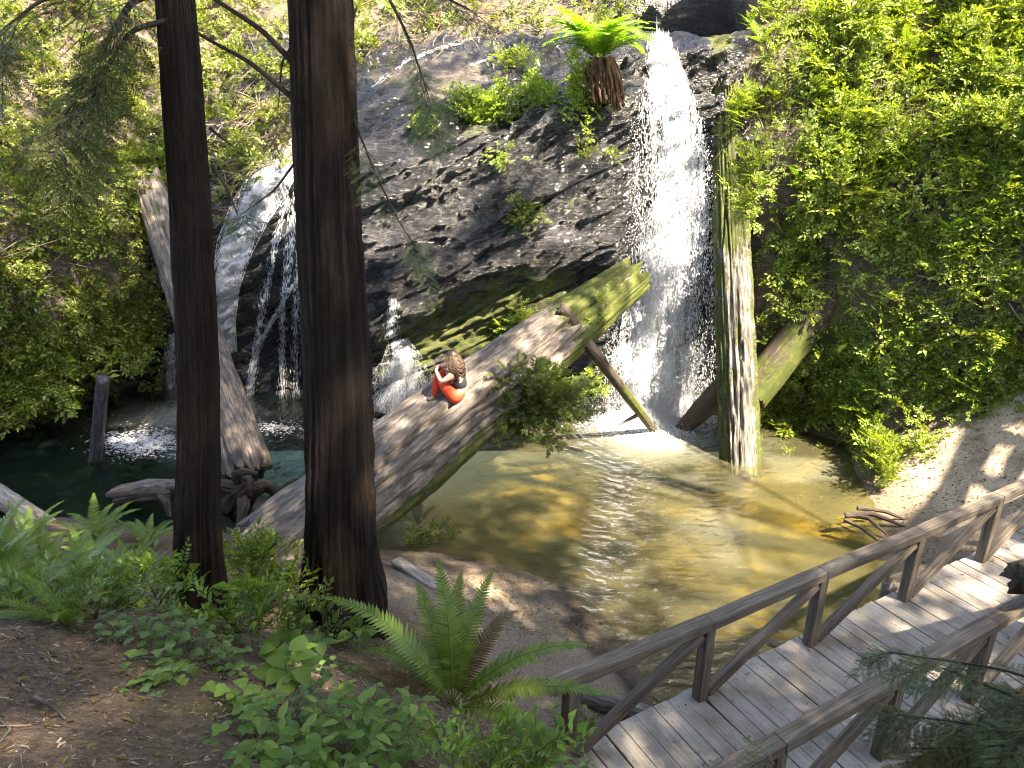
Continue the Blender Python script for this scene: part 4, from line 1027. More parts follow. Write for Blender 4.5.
twigs('dead_twigs', [(930, 335, 30, 24, 60, .8, .4, .9, .010), (850, 300, 50, 30, 50, .7, .3, .9, .008), (820, 130, 60, 50, 70, .5, .2, 1.2, .007), (980, 320, 30, 30, 40, .8, -.5, .6, .011), (900, 210, 80, 60, 60, .7, .4, 1.1, .007), (790, 70, 30, 40, 60, .5, 1.2, .6, .007)], 72)

# --- tree fern at the head of the fall, on its shaggy root clump
h, _ = hit(600, 84, 'cliff'); h = atY(598, 74, h[1]-.5)
TF = empty('cliff_fern', tuple(h)); tag(TF, 'large bright green fern crowning a shaggy brown root clump beside the waterfall lip', 'fern')
rr = np.random.default_rng(81)
for i in range(28):
    g = Geo(); az = 4.71+(-1)**i*(i/27)**.8*2.9+rr.normal(0, .12)
    add_pieces(g, frond(rr.uniform(1.15, 1.6), .32, 24, rr.uniform(.65, 1.15), rr.uniform(1.25, 1.9), 810+i, 1.15, 1.), az, (rr.normal(0, .05), rr.normal(0, .05), .22)); g.build('frond', [M['fern_bright'], M['green_stem']], TF, False)
g = Geo()
for i in range(110):
    x = rr.normal(0, .11) if i < 45 else rr.normal(.30, .05); P = np.array([[x*.6, rr.normal(0, .08), .27], [x, -.12+rr.normal(0, .06), -.05], [x*1.1+rr.normal(0, .02)+.05, -.10+rr.normal(0, .05), -.30-rr.random()*.22-(.12 if x > .2 else 0)]])
    V, F, *_ = tube(P, [.03, .026, .012], 5, 7, None, True); g.add(V, F, 0)
m, nt, out = newmat('fern_root'); r_ = nd(nt, 'ShaderNodeNewGeometry').outputs['Random Per Island']; pbsdf(nt, out, ramp(nt, r_, [(0, (.03, .016, .010)), (1, (.13, .065, .038))]), .85); M['fern_root'] = m
g.build('root_clump', M['fern_root'], TF)

# --- leafy clumps growing from the wet rock
def clump(name, px, py, w, hgt, n, mat, seed, label, size=.16, sprigs=SPRIGS, surf='cliff', dome=1., group=None, cat='plant', at=None):
    r = np.random.default_rng(seed); c, nr = (hit(px, py, surf) if at is None else at)
    root = empty(name, tuple(c)); tag(root, label, cat, group)
    u = r.normal(0, 1, (n, 3)); u = nrm(u)*(r.random((n, 1))**.45); side = nrm(np.cross([0, 0, 1.], nr)); upv = np.array([0, 0, 1.])
    P = side*u[:, :1]*w+upv*u[:, 1:2]*hgt+nr*(np.abs(u[:, 2:3])*dome*w*.55+.02)
    P = P*(1+.55*fbm(nrm(P)*1.9+seed, 3))[:, None]+r.normal(0, .03, P.shape)
    d = nrm(P/np.array([w, w, hgt])*.7+nr*.35+np.array([0, 0, .35])+r.normal(0, .35, (n, 3)))
    R = frames(d, np.array([0, 0, 1.])+nr*.5+r.normal(0, .2, (n, 3))); sc = size*r.lognormal(0, .22, n); g = Geo(); sg = Geo(); sel = r.integers(0, len(sprigs), n)
    for q, T in enumerate(sprigs):
        m = sel == q; g.inst(T, P[m], R[m], sc[m])
    for q in range(0, n, 6):
        V, F, *_ = tube([np.zeros(3)-nr*.05, P[q]*.5-np.array([0, 0, .01]), P[q]], [.008, .005, .003], 3, None, None, False); sg.add(V, F[0], 0)
    sg.build('stem', M['green_stem' if mat == 'bright_leaf' else 'stem'], root, False); g.build('foliage', [M[mat], M['green_stem' if mat == 'bright_leaf' else 'stem']], root, False); return root
clump('leafy_clump', 487, 116, .72, .40, 330, 'bright_leaf', 1, 'wide bright yellow green leafy clump at the left of the row on the rock face', .20, ROUND, dome=.7)
clump('leafy_clump', 540, 104, .48, .34, 190, 'bright_leaf', 2, 'bright yellow green clump on the rock between the widest clump and the fern', .19, ROUND, dome=.7)
clump('leafy_clump', 586, 98, .50, .62, 330, 'bright_leaf', 3, 'tall pale green clump on the rock directly under the large fern', .19, ROUND, dome=.6)
clump('leafy_clump', 512, 66, .46, .18, 110, 'hill_leaf', 4, 'low green clump on the wet stream slope left of the large fern', .18)
clump('leafy_clump', 736, 112, .42, .40, 170, 'hill_leaf', 35, 'leafy tuft hiding the broken top of the upright mossy trunk', .22)
clump('leafy_clump', 0, 0, .30, .75, 190, 'hill_leaf', 36, 'strip of hanging leaves overlapping the right edge of the upright mossy trunk', .2, at=(atY(750, 185, 13.4), nrm(np.array([-.3, -.9, .2]))))
clump('leafy_clump', 148, 196, .42, .3, 120, 'hill_leaf_olive', 37, 'leafy tuft hanging over the top of the pale leaning log', .26)
clump('leafy_clump', 424, 127, .26, .15, 60, 'bright_leaf', 5, 'small bright clump on the rock nearest the thick redwood', .15, ROUND)
clump('round_shrub', 525, 212, .29, .29, 200, 'shrub_leaf', 6, 'small round dense green shrub alone on the rock face', .13, SMALLSPRIGS, dome=1.4, cat='shrub')
clump('leafy_clump', 505, 153, .36, .2, 50, 'hill_leaf', 7, 'sparse dark green tuft on the rock below the widest clump', .13)
clump('leafy_clump', 588, 158, .26, .16, 36, 'hill_leaf', 8, 'sparse tuft on the rock below the tall pale green clump', .12)
clump('leafy_clump', 613, 160, .16, .14, 30, 'hill_leaf', 28, 'tiny tuft on the rock closest to the tall waterfall', .12)
clump('leafy_clump', 522, 330, .5, .34, 130, 'bright_leaf', 9, 'straggly bright plant on the rock just behind the huge log', .2)
clump('leafy_clump', 500, 350, .3, .2, 60, 'bright_leaf', 10, 'bright plant low on the rock behind the person', .18)
clump('overhanging_shrub', 885, 470, .75, .38, 230, 'hill_leaf', 12, 'bright green shrub tumbling down the sunlit bank to the water', .26, surf='both', cat='shrub')
clump('overhanging_shrub', 842, 415, .7, .32, 200, 'hill_leaf', 13, 'low green shrub at the waterline right of the mossy dead trunk', .26, surf='both', cat='shrub')
clump('overhanging_shrub', 790, 415, .45, .3, 120, 'hill_leaf_olive', 14, 'dark shrub at the water touching the mossy dead trunk', .24, surf='both', cat='shrub')
clump('overhanging_shrub', 25, 375, .9, .75, 230, 'hill_leaf', 15, 'leafy shrub hanging over the dark left pool', .36, surf='cliff', cat='shrub')
clump('overhanging_shrub', 115, 330, .7, .6, 150, 'hill_leaf', 16, 'sparse shrub hanging by the dark alcove left of the redwoods', .32, surf='cliff', cat='shrub')

def loghit(px, py):
    best = None
    for b in LOGBVH:
        r_ = b.ray_cast(EYE, Vector(ray(px, py)).normalized())
        if r_[0] is not None and (best is None or r_[3] < best[1]): best = (r_[0], r_[3], r_[1])
    return (None, None) if best is None else (np.array(best[0]), np.array(best[2]))
# shrub on the flank of the big log
p, n_ = loghit(530, 400); LB = clump('log_shrub', 0, 0, .80, .70, 620, 'shrub_leaf', 17, 'rounded bushy shrub growing from the flank of the huge fallen log', .20, SMALLSPRIGS, dome=1.05, cat='shrub', at=(p+np.array([.1, -.05, -.02]), nrm(np.array([.3, -.8, .3]))))
for i, (x, y, w, h, n, lab) in enumerate([(600, 330, .24, .24, 70, 'bright plant on the huge log above the propped pole'), (605, 305, .18, .16, 40, 'small bright tuft highest on the mossy end of the huge log'), (596, 378, .25, .36, 70, 'fringe of green plants hanging under the propped pole')]):
    p, n_ = loghit(x, y)
    if p is None: p, n_ = hit(x, y)
    clump('leafy_clump', 0, 0, w, h, n, 'bright_leaf' if i < 2 else 'hill_leaf', 90+i, lab, .16, at=(p, n_))

# --- ferns rooted in the slopes
for i, (px, py, L, mat, lab) in enumerate([(760, 45, .7, 'fern_leaf', 'fern high on the right slope beside the head of the tall fall'), (820, 100, .75, 'fern_leaf', 'fern in the sunny upper slope above the mossy leaning log'), (850, 345, .8, 'fern_leaf', 'shaded fern below the mossy leaning log'),
    (905, 385, .6, 'fern_leaf', 'fern at the top of the bare sunlit bank'), (975, 355, .6, 'fern_bright', 'bright fern on the slope above the far bridge rail'), (958, 375, .4, 'fern_bright', 'small bright fern just beneath a larger one above the far rail'), (120, 165, .7, 'fern_leaf', 'fern on the left slope beside the slimmer redwood'),
    (80, 190, .6, 'fern_leaf', 'fern halfway up the left slope'), (495, 352, .5, 'fern_bright', 'small bright fern on the rock behind the huge log'), (905, 60, .8, 'fern_leaf', 'fern high on the right slope among dense leaves'), (870, 185, .75, 'fern_bright', 'bright fern in the middle of the right slope'), (985, 140, .8, 'fern_leaf', 'fern on the right slope near the photo edge'), (950, 235, .7, 'fern_bright', 'bright fern on the right slope above the bare branches'), (800, 185, .65, 'fern_bright', 'bright fern close to the hanging leaves of the upright trunk'), (1005, 290, .8, 'fern_leaf', 'lowest fern on the right slope near the photo edge')]):
    p, n_ = hit(px, py, 'cliff'); fern('sword_fern', p+n_*.05, L, 11, 300+i, mat, lab, 'ferns rooted in the slopes around the pool', (.4, 1.1), True, 20)
# ------------------------------------------------------------------ foreground plants
def gnd(px, py):
    p, n = hit(px, py, 'ground'); return p
# hero sword fern, each frond posed
c = gnd(452, 706); HF = empty('sword_fern', tuple(c)); tag(HF, 'large sword fern in front with one browned frond and a dying curled tip', 'fern')
def towards(px, py, d): return atY(px, py, c[1]+d)-c
for i, (px, py, dy, L, pit, dr, w, mat, curl) in enumerate([
    (335, 582, .12, .95, 1.12, 1.25, .125, 'fern_leaf', 0), (436, 590, .35, .80, 1.40, .75, .105, 'fern_leaf', 0), (494, 600, .3, .76, 1.30, .85, .10, 'fern_leaf', 0), (520, 640, .3, .66, 1.0, .9, .10, 'fern_dead', .5), (570, 655, .0, .85, .85, 1.0, .11, 'fern_leaf', 0),
    (600, 690, -.1, .88, .5, .75, .11, 'fern_leaf', 0), (462, 745, -.55, .52, .55, 1.6, .11, 'fern_yellow', 0), (392, 640, .1, .62, .9, 1.5, .1, 'fern_leaf', 0), (370, 668, .05, .6, .7, 1.3, .09, 'fern_dead', 0), (545, 725, -.3, .7, .45, .9, .1, 'fern_leaf', 0), (470, 640, .5, .7, 1.2, .8, .11, 'fern_leaf', 0), (410, 610, .5, .7, 1.2, 1.1, .11, 'fern_leaf', 0), (420, 730, -.4, .5, .5, 1.4, .08, 'fern_dead', .2), (500, 735, -.4, .5, .5, 1.5, .08, 'fern_dead', 0), (400, 700, -.1, .55, .5, 1.3, .08, 'fern_dead', .2), (520, 690, .1, .6, .8, 1.5, .09, 'fern_leaf', .2)]):
    v = towards(px, py, dy); az = math.atan2(v[1], v[0]); g = Geo()
    add_pieces(g, frond(L, w, 40, pit, dr, 500+i, 1.05, 1., curl), az); fr = g.build('frond', [M[mat], M['green_stem' if mat != 'fern_dead' else 'stem']], HF, False)
    if mat in ('fern_dead', 'fern_yellow'): fr['label'] = 'withered brown frond' if mat == 'fern_dead' else 'yellowed drooping frond'

LEFTF = [(18, 600, .62, 'front one of the fern bed at the edge of the bare soil'), (62, 592, .66, 'fern of the left fern bed beside the bare soil, middle one'), (112, 598, .62, 'fern with a long arching frond between the fern bed and the slimmer redwood'), (40, 562, .7, 'fern behind the front row of the fern bed'), (90, 560, .72, 'tall fern at the back of the fern bed under the broken grey log'),
         (6, 560, .66, 'fern of the bed cut by the photo edge'), (130, 566, .6, 'fern leaning over the small trail by the slimmer redwood'), (-20, 590, .66, 'fern at the far end of the bed'), (70, 620, .48, 'small fern drooping onto the bare soil'), (28, 538, .8, 'fern near the shore in front of the broken grey log'), (95, 532, .85, 'fern near the shore right of the broken grey log'), (148, 540, .7, 'fern on the small trail left of the slimmer redwood')]
for i, (px, py, L, lab) in enumerate(LEFTF): fern('sword_fern', gnd(px, py+6), L*.72, 15, 400+i, 'fern_leaf', lab, 'ferns in the bed left of the slimmer redwood', (.45, 1.2), True, 26, .15)
for i, (px, py, L, lab, mat) in enumerate([(140, 478, .55, 'fern growing on the driftwood behind the slimmer redwood', 'fern_leaf'), (300, 500, .62, 'fern between the two redwoods against the huge log', 'fern_leaf'), (418, 528, .6, 'fern at the lower end of the huge log, right of the thick redwood', 'fern_leaf'),
    (330, 545, .45, 'small fern tucked left of the thick redwood foot', 'fern_leaf'), (250, 500, .5, 'fern beside the driftwood root', 'fern_leaf')]):
    fern('sword_fern', gnd(px, py)+np.array([0, 0, .05]), L, 11, 450+i, mat, lab, None, (.5, 1.25), True, 24, .14)

# seedlings: one of each kind, then copies
def seedling(kind, seed):
    r = np.random.default_rng(seed); g = Geo(); s = Geo(); k = 0
    def leafat(p, d, up, sc, w, heart=0., fold=.06):
        V, F = leaf_fine(w, fold, .2, heart); g.add(xf(V, p, d, up, sc), F, 0)
    if kind == 'pointed':
        H = .22; stem = [np.array([.02*math.sin(z*9+seed), .02*math.cos(z*7), z*H]) for z in np.linspace(0, 1, 5)]
        for lv in range(4):
            z = .3+.7*lv/3; p = np.array([.02*math.sin(z*9+seed), .02*math.cos(z*7), z*H])
            for s_ in range(2 if lv < 3 else 3):
                a = lv*1.57+s_*(3.14 if lv < 3 else 2.1)+r.normal(0, .2); d = np.array([math.cos(a), math.sin(a), r.uniform(-.05, .3)]); l = r.uniform(.075, .10)*(1.1-.25*lv/3)
                s.add(*prism(p, p+d*.03, .0022, .0015)); leafat(p+d*.03, d, (r.normal(0, .15), r.normal(0, .15), 1), l, .5)
    elif kind == 'trefoil':
        stem = [np.zeros(3), np.array([.0, 0, .03])]
        for b in range(7):
            a = r.uniform(0, 6.28); q = np.array([math.cos(a), math.sin(a), 0])*r.uniform(.03, .14)+np.array([0, 0, r.uniform(.05, .10)])
            s.add(*prism(np.zeros(3), q, .0018, .0014)); a0 = r.uniform(0, 6.28)
            for j in range(3):
                d = np.array([math.cos(a0+j*2.09), math.sin(a0+j*2.09), .12]); leafat(q, d, (0, 0, 1.), r.uniform(.034, .046), .9, 0, .04)
    elif kind == 'broad':
        H = .26; stem = [np.array([.03*z*z, 0, z*H]) for z in np.linspace(0, 1, 5)]
        for j in range(5):
            z = .55+.45*j/4; p = np.array([.03*z*z, 0, z*H]); a = j*2.4+seed; d = np.array([math.cos(a), math.sin(a), r.uniform(.0, .35)]); s.add(*prism(p, p+d*.05, .003, .002)); leafat(p+d*.05, d, (r.normal(0, .2), r.normal(0, .2), 1), r.uniform(.12, .17), .72, .4)
    else:                                   # bluish five lobed leaves
        H = .2; stem = [np.array([0, .02*z, z*H]) for z in np.linspace(0, 1, 4)]
        for j in range(6):
            z = .4+.6*j/5; p = np.array([0, .02*z, z*H]); a = j*2.2+seed; d = np.array([math.cos(a), math.sin(a), .15]); q = p+d*.07; s.add(*prism(p, q, .002, .0015))
            for t in (-1.1, -.5, 0, .5, 1.1):
                e = np.array([math.cos(a+t), math.sin(a+t), .05]); leafat(q, e, (0, 0, 1.), r.uniform(.05, .06)*(1-.25*abs(t)), .62)
    V, F, *_ = tube(np.array(stem), np.linspace(.004, .002, len(stem)), 5, None, None, False); s.add(V, F[0], 0)
    o = s.build('seedling', M['green_stem']); f = g.build('foliage', M['blue_leaf' if kind == 'lobed' else 'seedling_leaf'], o, True); return o
PROTO = {k: [seedling(k, s) for s in (3, 8)] for k in ('pointed', 'trefoil', 'broad', 'lobed')}
LBL = {'pointed': ('upright seedling with paired pointed light green leaves on the forest floor', 'pointed leaved seedlings in the foreground', 'seedling'), 'trefoil': ('low plant with small three-part bright green leaves beside the bare soil', 'three leaved plants beside the bare soil', 'plant'),
       'broad': ('seedling with large broad bright leaves near the thick redwood foot', 'broad leaved seedlings near the thick redwood', 'seedling'), 'lobed': ('low plant with dull bluish lobed leaves edging the bare soil', 'bluish lobed plants edging the bare soil', 'plant')}
used = set(); rr = np.random.default_rng(95)
def place(kind, px, py, sc):
    p = gnd(px, py); v = int(rr.integers(0, 2)); src = PROTO[kind][v]; lab, grp, cat = LBL[kind]
    if (kind, v) not in used:
        used.add((kind, v)); src.location = p-np.array([0, 0, .01]); src.scale = (sc,)*3; src.rotation_euler = (0, 0, rr.uniform(0, 6)); tag(src, lab, cat, grp)
    else: dup(src, p-np.array([0, 0, .01]), rr.uniform(0, 6.28), sc, lab, grp, (rr.normal(0, .15), rr.normal(0, .15)))
def scatter(kind, boxes):
    for (x0, y0, x1, y1, n, a, b) in boxes:
        for _ in range(n): place(kind, rr.uniform(x0, x1), rr.uniform(y0, y1), rr.uniform(a, b))
scatter('pointed', [(300, 735, 420, 790, 15, .5, .8), (240, 745, 330, 790, 5, .5, .7), (550, 700, 590, 780, 8, .4, .6), (470, 760, 560, 800, 6, .4, .6), (380, 720, 420, 750, 4, .45, .7)])
scatter('trefoil', [(140, 645, 215, 690, 8, .5, .75), (190, 690, 290, 780, 9, .5, .8), (215, 650, 300, 700, 6, .5, .75), (300, 670, 400, 720, 6, .5, .75)])
scatter('broad', [(335, 640, 365, 665, 2, .6, .8), (255, 630, 300, 690, 5, .45, .6), (555, 690, 590, 720, 3, .4, .5), (290, 620, 330, 660, 3, .45, .6)])
scatter('lobed', [(100, 622, 185, 650, 8, .5, .7), (180, 630, 260, 680, 8, .45, .65), (270, 640, 345, 740, 11, .4, .6), (350, 700, 420, 740, 4, .4, .6)])

# leafy low shrubs round the two trunks
for i, (px, py, w, h, n, sz, lab, mt) in enumerate([
    (262, 560, .42, .22, 46, .20, 'airy green shrub between the two redwoods, upper one', 'hill_leaf'), (228, 600, .34, .2, 44, .18, 'airy green shrub just right of the slimmer redwood foot', 'seedling_leaf'), (160, 612, .28, .15, 34, .17, 'low shrub just left of the slimmer redwood foot', 'seedling_leaf'),
    (285, 612, .3, .18, 40, .17, 'leafy shrub left of the flared foot of the thick redwood', 'hill_leaf'), (240, 640, .28, .13, 36, .15, 'low leafy shrub below the two redwoods', 'seedling_leaf'), (300, 520, .4, .3, 34, .25, 'feathery shrub overlapping the huge log left of the thick redwood', 'hill_leaf'),
    (430, 548, .34, .18, 34, .22, 'small green shrub right of the thick redwood above the plank', 'seedling_leaf'), (95, 622, .25, .10, 30, .14, 'low leafy patch under the ferns by the bare soil', 'blue_leaf'), (300, 650, .28, .12, 34, .14, 'leafy patch in front of the thick redwood', 'blue_leaf'),
    (572, 748, .2, .18, 50, .13, 'green leafy shrub against the first bridge post', 'seedling_leaf'), (500, 790, .25, .12, 40, .13, 'leafy patch below the large front fern', 'seedling_leaf')]):
    p = gnd(px, py); clump('ground_shrub', 0, 0, w, h, n, mt, 600+i, lab, sz, PINNATE+SPRIGS[:2], at=(p+np.array([0, 0, h*.55]), np.array([.05, -.35, .93])), cat='shrub')

# sapling conifer by the near rail: boughs sweeping in from the right
SG = empty('conifer_sapling', (2.95, 2.55, .9)); tag(SG, 'young conifer with flat grey green needle sprays beside the near bridge rail', 'conifer sapling')
SL = np.array(SG.location)
V, F, lp, *_ = tube(np.array([(2.95, 2.55, .9), (2.9, 2.6, 2.6), (2.88, 2.62, 4.3)])-SL, [.05, .035, .012], 10, 30); g = Geo(); g.add(V, F, 0, lp=lp); g.build('trunk', M['dark_wood'], SG)
for i, (tx, ty, yy, n, s, mt) in enumerate([(888, 652, 3.35, 26, .24, 'needle_grey'), (900, 715, 3.2, 28, .25, 'needle_grey'), (935, 665, 3.6, 26, .3, 'needle_grey'), (912, 748, 3.0, 30, .25, 'needle'), (960, 720, 3.2, 34, .3, 'needle'), (960, 760, 2.9, 34, .3, 'needle'), (1010, 690, 3.3, 26, .3, 'needle'), (1000, 745, 2.7, 30, .28, 'needle_grey')]):
    e = atY(tx, ty, yy); s0 = np.array([2.92, 2.58, min(4.1, max(1.4, e[2]+.25))]); mid = (s0+e)/2+np.array([0, 0, .10])
    bough(SG, [s0, mid, e], [.010, .007, .003], n, s, mt, 700+i, SL, start=.3, droop=.35)
# a small spray poking into the frame at the bottom
e = atY(768, 760, 2.9)
b_ = bough(SG, [np.array([2.93, 2.57, 2.0]), (np.array([2.93, 2.57, 2.0])+e)/2+np.array([0, -.1, -.1]), e], [.008, .005, .002], 5, .18, 'needle', 720, SL, start=.85)

# driftwood root by the left log, and sticks on the right shore
def roots(name, base, pieces, mat, label, cat):
    root = empty(name, tuple(base)); tag(root, label, cat)
    for i, (P, R) in enumerate(pieces):
        log('root' if i else 'stump', np.array(P, float), R, mat, 40+i*3+len(name), 36, 70, .34, .16, lambda V, TH, s: np.clip(.3*fbm(V*4, 2)+.1, 0, 1), parent=root)
    return root
b0 = atZ(243, 492, .35)
roots('driftwood_root', b0, [([(-.25, .1, -.35), (0, 0, .05), (.18, -.05, .22)], [.26, .24, .13]), ([(0, 0, .1), (-.05, -.1, .38), (.14, -.15, .47), (.32, -.1, .40)], [.09, .07, .055, .03]), ([(.1, 0, .0), (.38, .05, .1), (.6, .1, -.2)], [.14, .09, .04]), ([(-.1, -.05, .1), (-.4, -.1, .2), (-.62, -.05, .06)], [.12, .09, .04]), ([(0, -.05, 0), (.1, -.3, -.1), (.05, -.5, -.4)], [.12, .09, .05])],
      'dark_wood', 'dark twisted driftwood root with a curling arm at the foot of the pale leaning log', 'driftwood')
b0 = atZ(150, 494, .28)
roots('driftwood_log', b0, [([(-.6, .1, -.1), (0, .02, .06), (.45, -.05, .12)], [.17, .19, .16]), ([(.3, -.05, .1), (.52, -.12, .22), (.62, -.2, -.1)], [.10, .08, .04]), ([(.2, -.1, .1), (.36, -.2, -.02), (.38, -.24, -.3)], [.07, .06, .03])], 'grey_wood', 'mossy driftwood log with a twisted root end left of the slimmer redwood', 'driftwood')
b0 = atZ(868, 520, .08)
roots('driftwood_sticks', b0, [([(-.35, .05, .05), (.05, 0, .12), (.5, -.25, .02)], [.05, .045, .02]), ([(-.28, .12, .02), (-.05, -.1, .1), (.1, -.42, .0)], [.04, .035, .015]), ([(-.1, .2, .1), (.3, .1, .1), (.7, -.1, .0)], [.035, .03, .012]), ([(-.4, -.05, .03), (-.25, -.3, .05), (-.12, -.6, .0)], [.03, .025, .012])], 'dark_wood', 'tangle of dark curved sticks stranded on the right shore', 'driftwood')

# litter: chips, needles and twigs strewn on the bare soil; wet leaves on the beach
def litter(name, zones, seed, mats):
    r = np.random.default_rng(seed); g = Geo(); box = np.array([(x, y, z) for x in (0, 1) for y in (-.5, .5) for z in (-.5, .5)], float); bf = np.array([(0, 1, 3, 2), (4, 6, 7, 5), (0, 4, 5, 1), (2, 3, 7, 6), (0, 2, 6, 4), (1, 5, 7, 3)])
    lv, lf = leaf_small(.5)
    for (x0, y0, x1, y1, n, l0, l1, kind) in zones:
        Q = np.stack([r.uniform(x0, x1, n), r.uniform(y0, y1, n)], 1); z = gheight(Q[:, 0], Q[:, 1]); P = np.c_[Q, z+.003]; a = r.uniform(0, 6.28, n)
        gx = (gheight(Q[:, 0]+.02, Q[:, 1])-z)/.02; gy = (gheight(Q[:, 0], Q[:, 1]+.02)-z)/.02
        d = np.stack([np.cos(a), np.sin(a), gx*np.cos(a)+gy*np.sin(a)+r.normal(0, .12, n)], 1); R = frames(d, np.stack([-gx, -gy, np.ones(n)], 1)+r.normal(0, .2, (n, 3))); l = r.uniform(l0, l1, n)
        if kind == 'chip': g.inst([(box, [bf], 0)], P, R, np.stack([l, l*r.uniform(.10, .35, n), l*.06], 1))
        elif kind == 'twig': g.inst([(box, [bf], 1)], P, R, np.stack([l, np.full(n, .0022)*r.uniform(.6, 1.6, n), np.full(n, .0022)], 1))
        else: g.inst([(lv, [lf], 2)], P, R, l)
    o = g.build(name, [M[m] for m in mats], None, False); tag(o, kind='stuff')
litter('forest_litter', [(-4.2, 1.1, .6, 4.2, 26000, .006, .02, 'chip'), (-4.2, 1.1, .6, 4.2, 2200, .02, .08, 'twig'), (-1.6, 1.4, 1.2, 4.0, 2200, .015, .045, 'leaf'), (-5.5, 4, .5, 9, 2500, .02, .06, 'leaf'), (-5, 4, .5, 8, 500, .08, .3, 'twig')], 101, ('twig', 'twig', 'fern_dead'))
rb = np.random.default_rng(103); g = Geo(); lv, lf = leaf_small(.45); n = 260
tt = rb.uniform(-.6, 7.5, n); oo = rb.beta(.6, .6, n)*1.25; q = FAR[1]+BD*tt[:, None]+BNm*oo[:, None]; a_ = rb.uniform(0, 6.28, n)
g.inst([(lv, [lf], 0)], np.c_[q, np.full(n, ZD+.006)], frames(np.stack([np.cos(a_), np.sin(a_), a_*0], 1), np.array([[0, 0, 1.]])+rb.normal(0, .12, (n, 3))), rb.uniform(.012, .05, n)*np.where(rb.random(n) < .3, 1.2, .7))
tag(g.build('deck_litter', M['fern_dead'], None, False), kind='stuff')
litter('shore_litter', [(-.9, 7.2, 1.6, 9.4, 2400, .015, .05, 'leaf'), (-.8, 7.2, 1.8, 9.3, 260, .05, .22, 'twig'), (5, 8, 9, 12.5, 2600, .02, .07, 'leaf'), (5.2, 8, 9, 12.5, 420, .06, .35, 'twig')], 102, ('dark_wood', 'dark_twig', 'fern_dead'))
for i, (P, R, lab) in enumerate([([(36, 700), (55, 711), (66, 722)], .006, 'pale curved stick lying in the middle of the bare soil'), ([(20, 640), (55, 627), (72, 616)], .008, 'long grey stick at the top of the bare soil under the ferns'), ([(0, 722), (12, 732), (2, 745)], .004, 'thin bent rootlet at the edge of the bare soil')]):
    pts = [gnd(*p)+np.array([0, 0, .012]) for p in P]; tag(log('stick', pts, [R, R*.9, R*.5], 'grey_wood', 60+i, 8, 20), lab, 'stick')

# ------------------------------------------------------------------ the person, seen from behind, knees drawn up, on the log
def skin_mesh(verts, edges, radii, rootv=0, sub=2):
    me = bpy.data.meshes.new('tmp'); me.from_pydata([tuple(v) for v in verts], edges, []); o = bpy.data.objects.new('tmp', me); COL.objects.link(o)
    md = o.modifiers.new('s', 'SKIN'); md.use_smooth_shade = True
    for v, r in zip(me.skin_vertices[0].data, radii):
        v.radius = (r, r) if np.isscalar(r) else r
    me.skin_vertices[0].data[rootv].use_root = True
    sb = o.modifiers.new('b', 'SUBSURF'); sb.levels = sub; sb.render_levels = sub
    dg = bpy.context.evaluated_depsgraph_get(); m2 = bpy.data.meshes.new_from_object(o.evaluated_get(dg)); bpy.data.objects.remove(o); return m2
def mesh_obj(name, me, mat, parent):
    me.materials.clear(); me.materials.append(mat); o = bpy.data.objects.new(name, me); COL.objects.link(o); o.parent = parent
    me.polygons.foreach_set('use_smooth', np.ones(len(me.polygons), bool)); return o
def chain(spec):
    V, E, R, ix = [], [], [], {}
    for nm, p, r, par in spec:
        ix[nm] = len(V); V.append(p); R.append(r)
        if par: E.append((ix[par], ix[nm]))
    return V, E, R
p, n_ = loghit(456, 398); PERSON_AT = p
# local axes: -x is the way she faces, +z up
H_ = .0
spec = [('pel', (0, 0, .14), .095, None), ('sp1', (.0, 0, .27), .11, 'pel'), ('sp2', (-.05, 0, .42), .125, 'sp1'), ('che', (-.12, 0, .54), .105, 'sp2'), ('neck', (-.17, .0, .62), .05, 'che'), ('h1', (-.20, .0, .70), .078, 'neck'), ('h2', (-.215, 0, .78), .088, 'h1'), ('h3', (-.205, 0, .85), .06, 'h2'), ('nose', (-.305, 0, .755), .012, 'h2')]
for s, sd in ((1, 'a'), (-1, 'b')):
    spec += [('hip'+sd, (-.04, .10*s, .14), .07, 'pel'), ('thi'+sd, (-.22, .115*s, .30), .082, 'hip'+sd), ('kne'+sd, (-.37, .11*s, .47), .060, 'thi'+sd), ('cal'+sd, (-.37, .11*s, .30), .057, 'kne'+sd), ('ank'+sd, (-.40, .11*s, .085), .034, 'cal'+sd), ('hee'+sd, (-.42, .11*s, .04), .034, 'ank'+sd), ('toe'+sd, (-.56, .12*s, .025), .026, 'hee'+sd),
             ('sho'+sd, (-.12, .17*s, .53), .054, 'che'), ('elb'+sd, (-.24, .27*s, .44), .038, 'sho'+sd), ('wri'+sd, (-.40, .10*s, .53), .025, 'elb'+sd), ('han'+sd, (-.425, .01*s, .55), .028, 'wri'+sd)]
    for f in range(4):
        spec += [('f%d%s' % (f, sd), (-.425-.006*f+.02, -.03*s, .575-.018*f), .0095, 'han'+sd), ('g%d%s' % (f, sd), (-.42-.006*f+.02, (-.07+.008*abs(f-1.5))*s, .57-.02*f), .008, 'f%d%s' % (f, sd))]
    spec += [('t'+sd, (-.40, -.02*s, .585), .010, 'han'+sd), ('u'+sd, (-.385, -.05*s, .59), .008, 't'+sd)]
V, E, R = chain(spec)
PER = mesh_obj('person', skin_mesh(V, E, R), M['skin'], None)
tag(PER, 'person in orange leggings sitting on the huge log with knees drawn up', 'person')
leg = [('pel', (.01, 0, .125), .158, None), ('wai', (.005, 0, .30), .128, 'pel')]
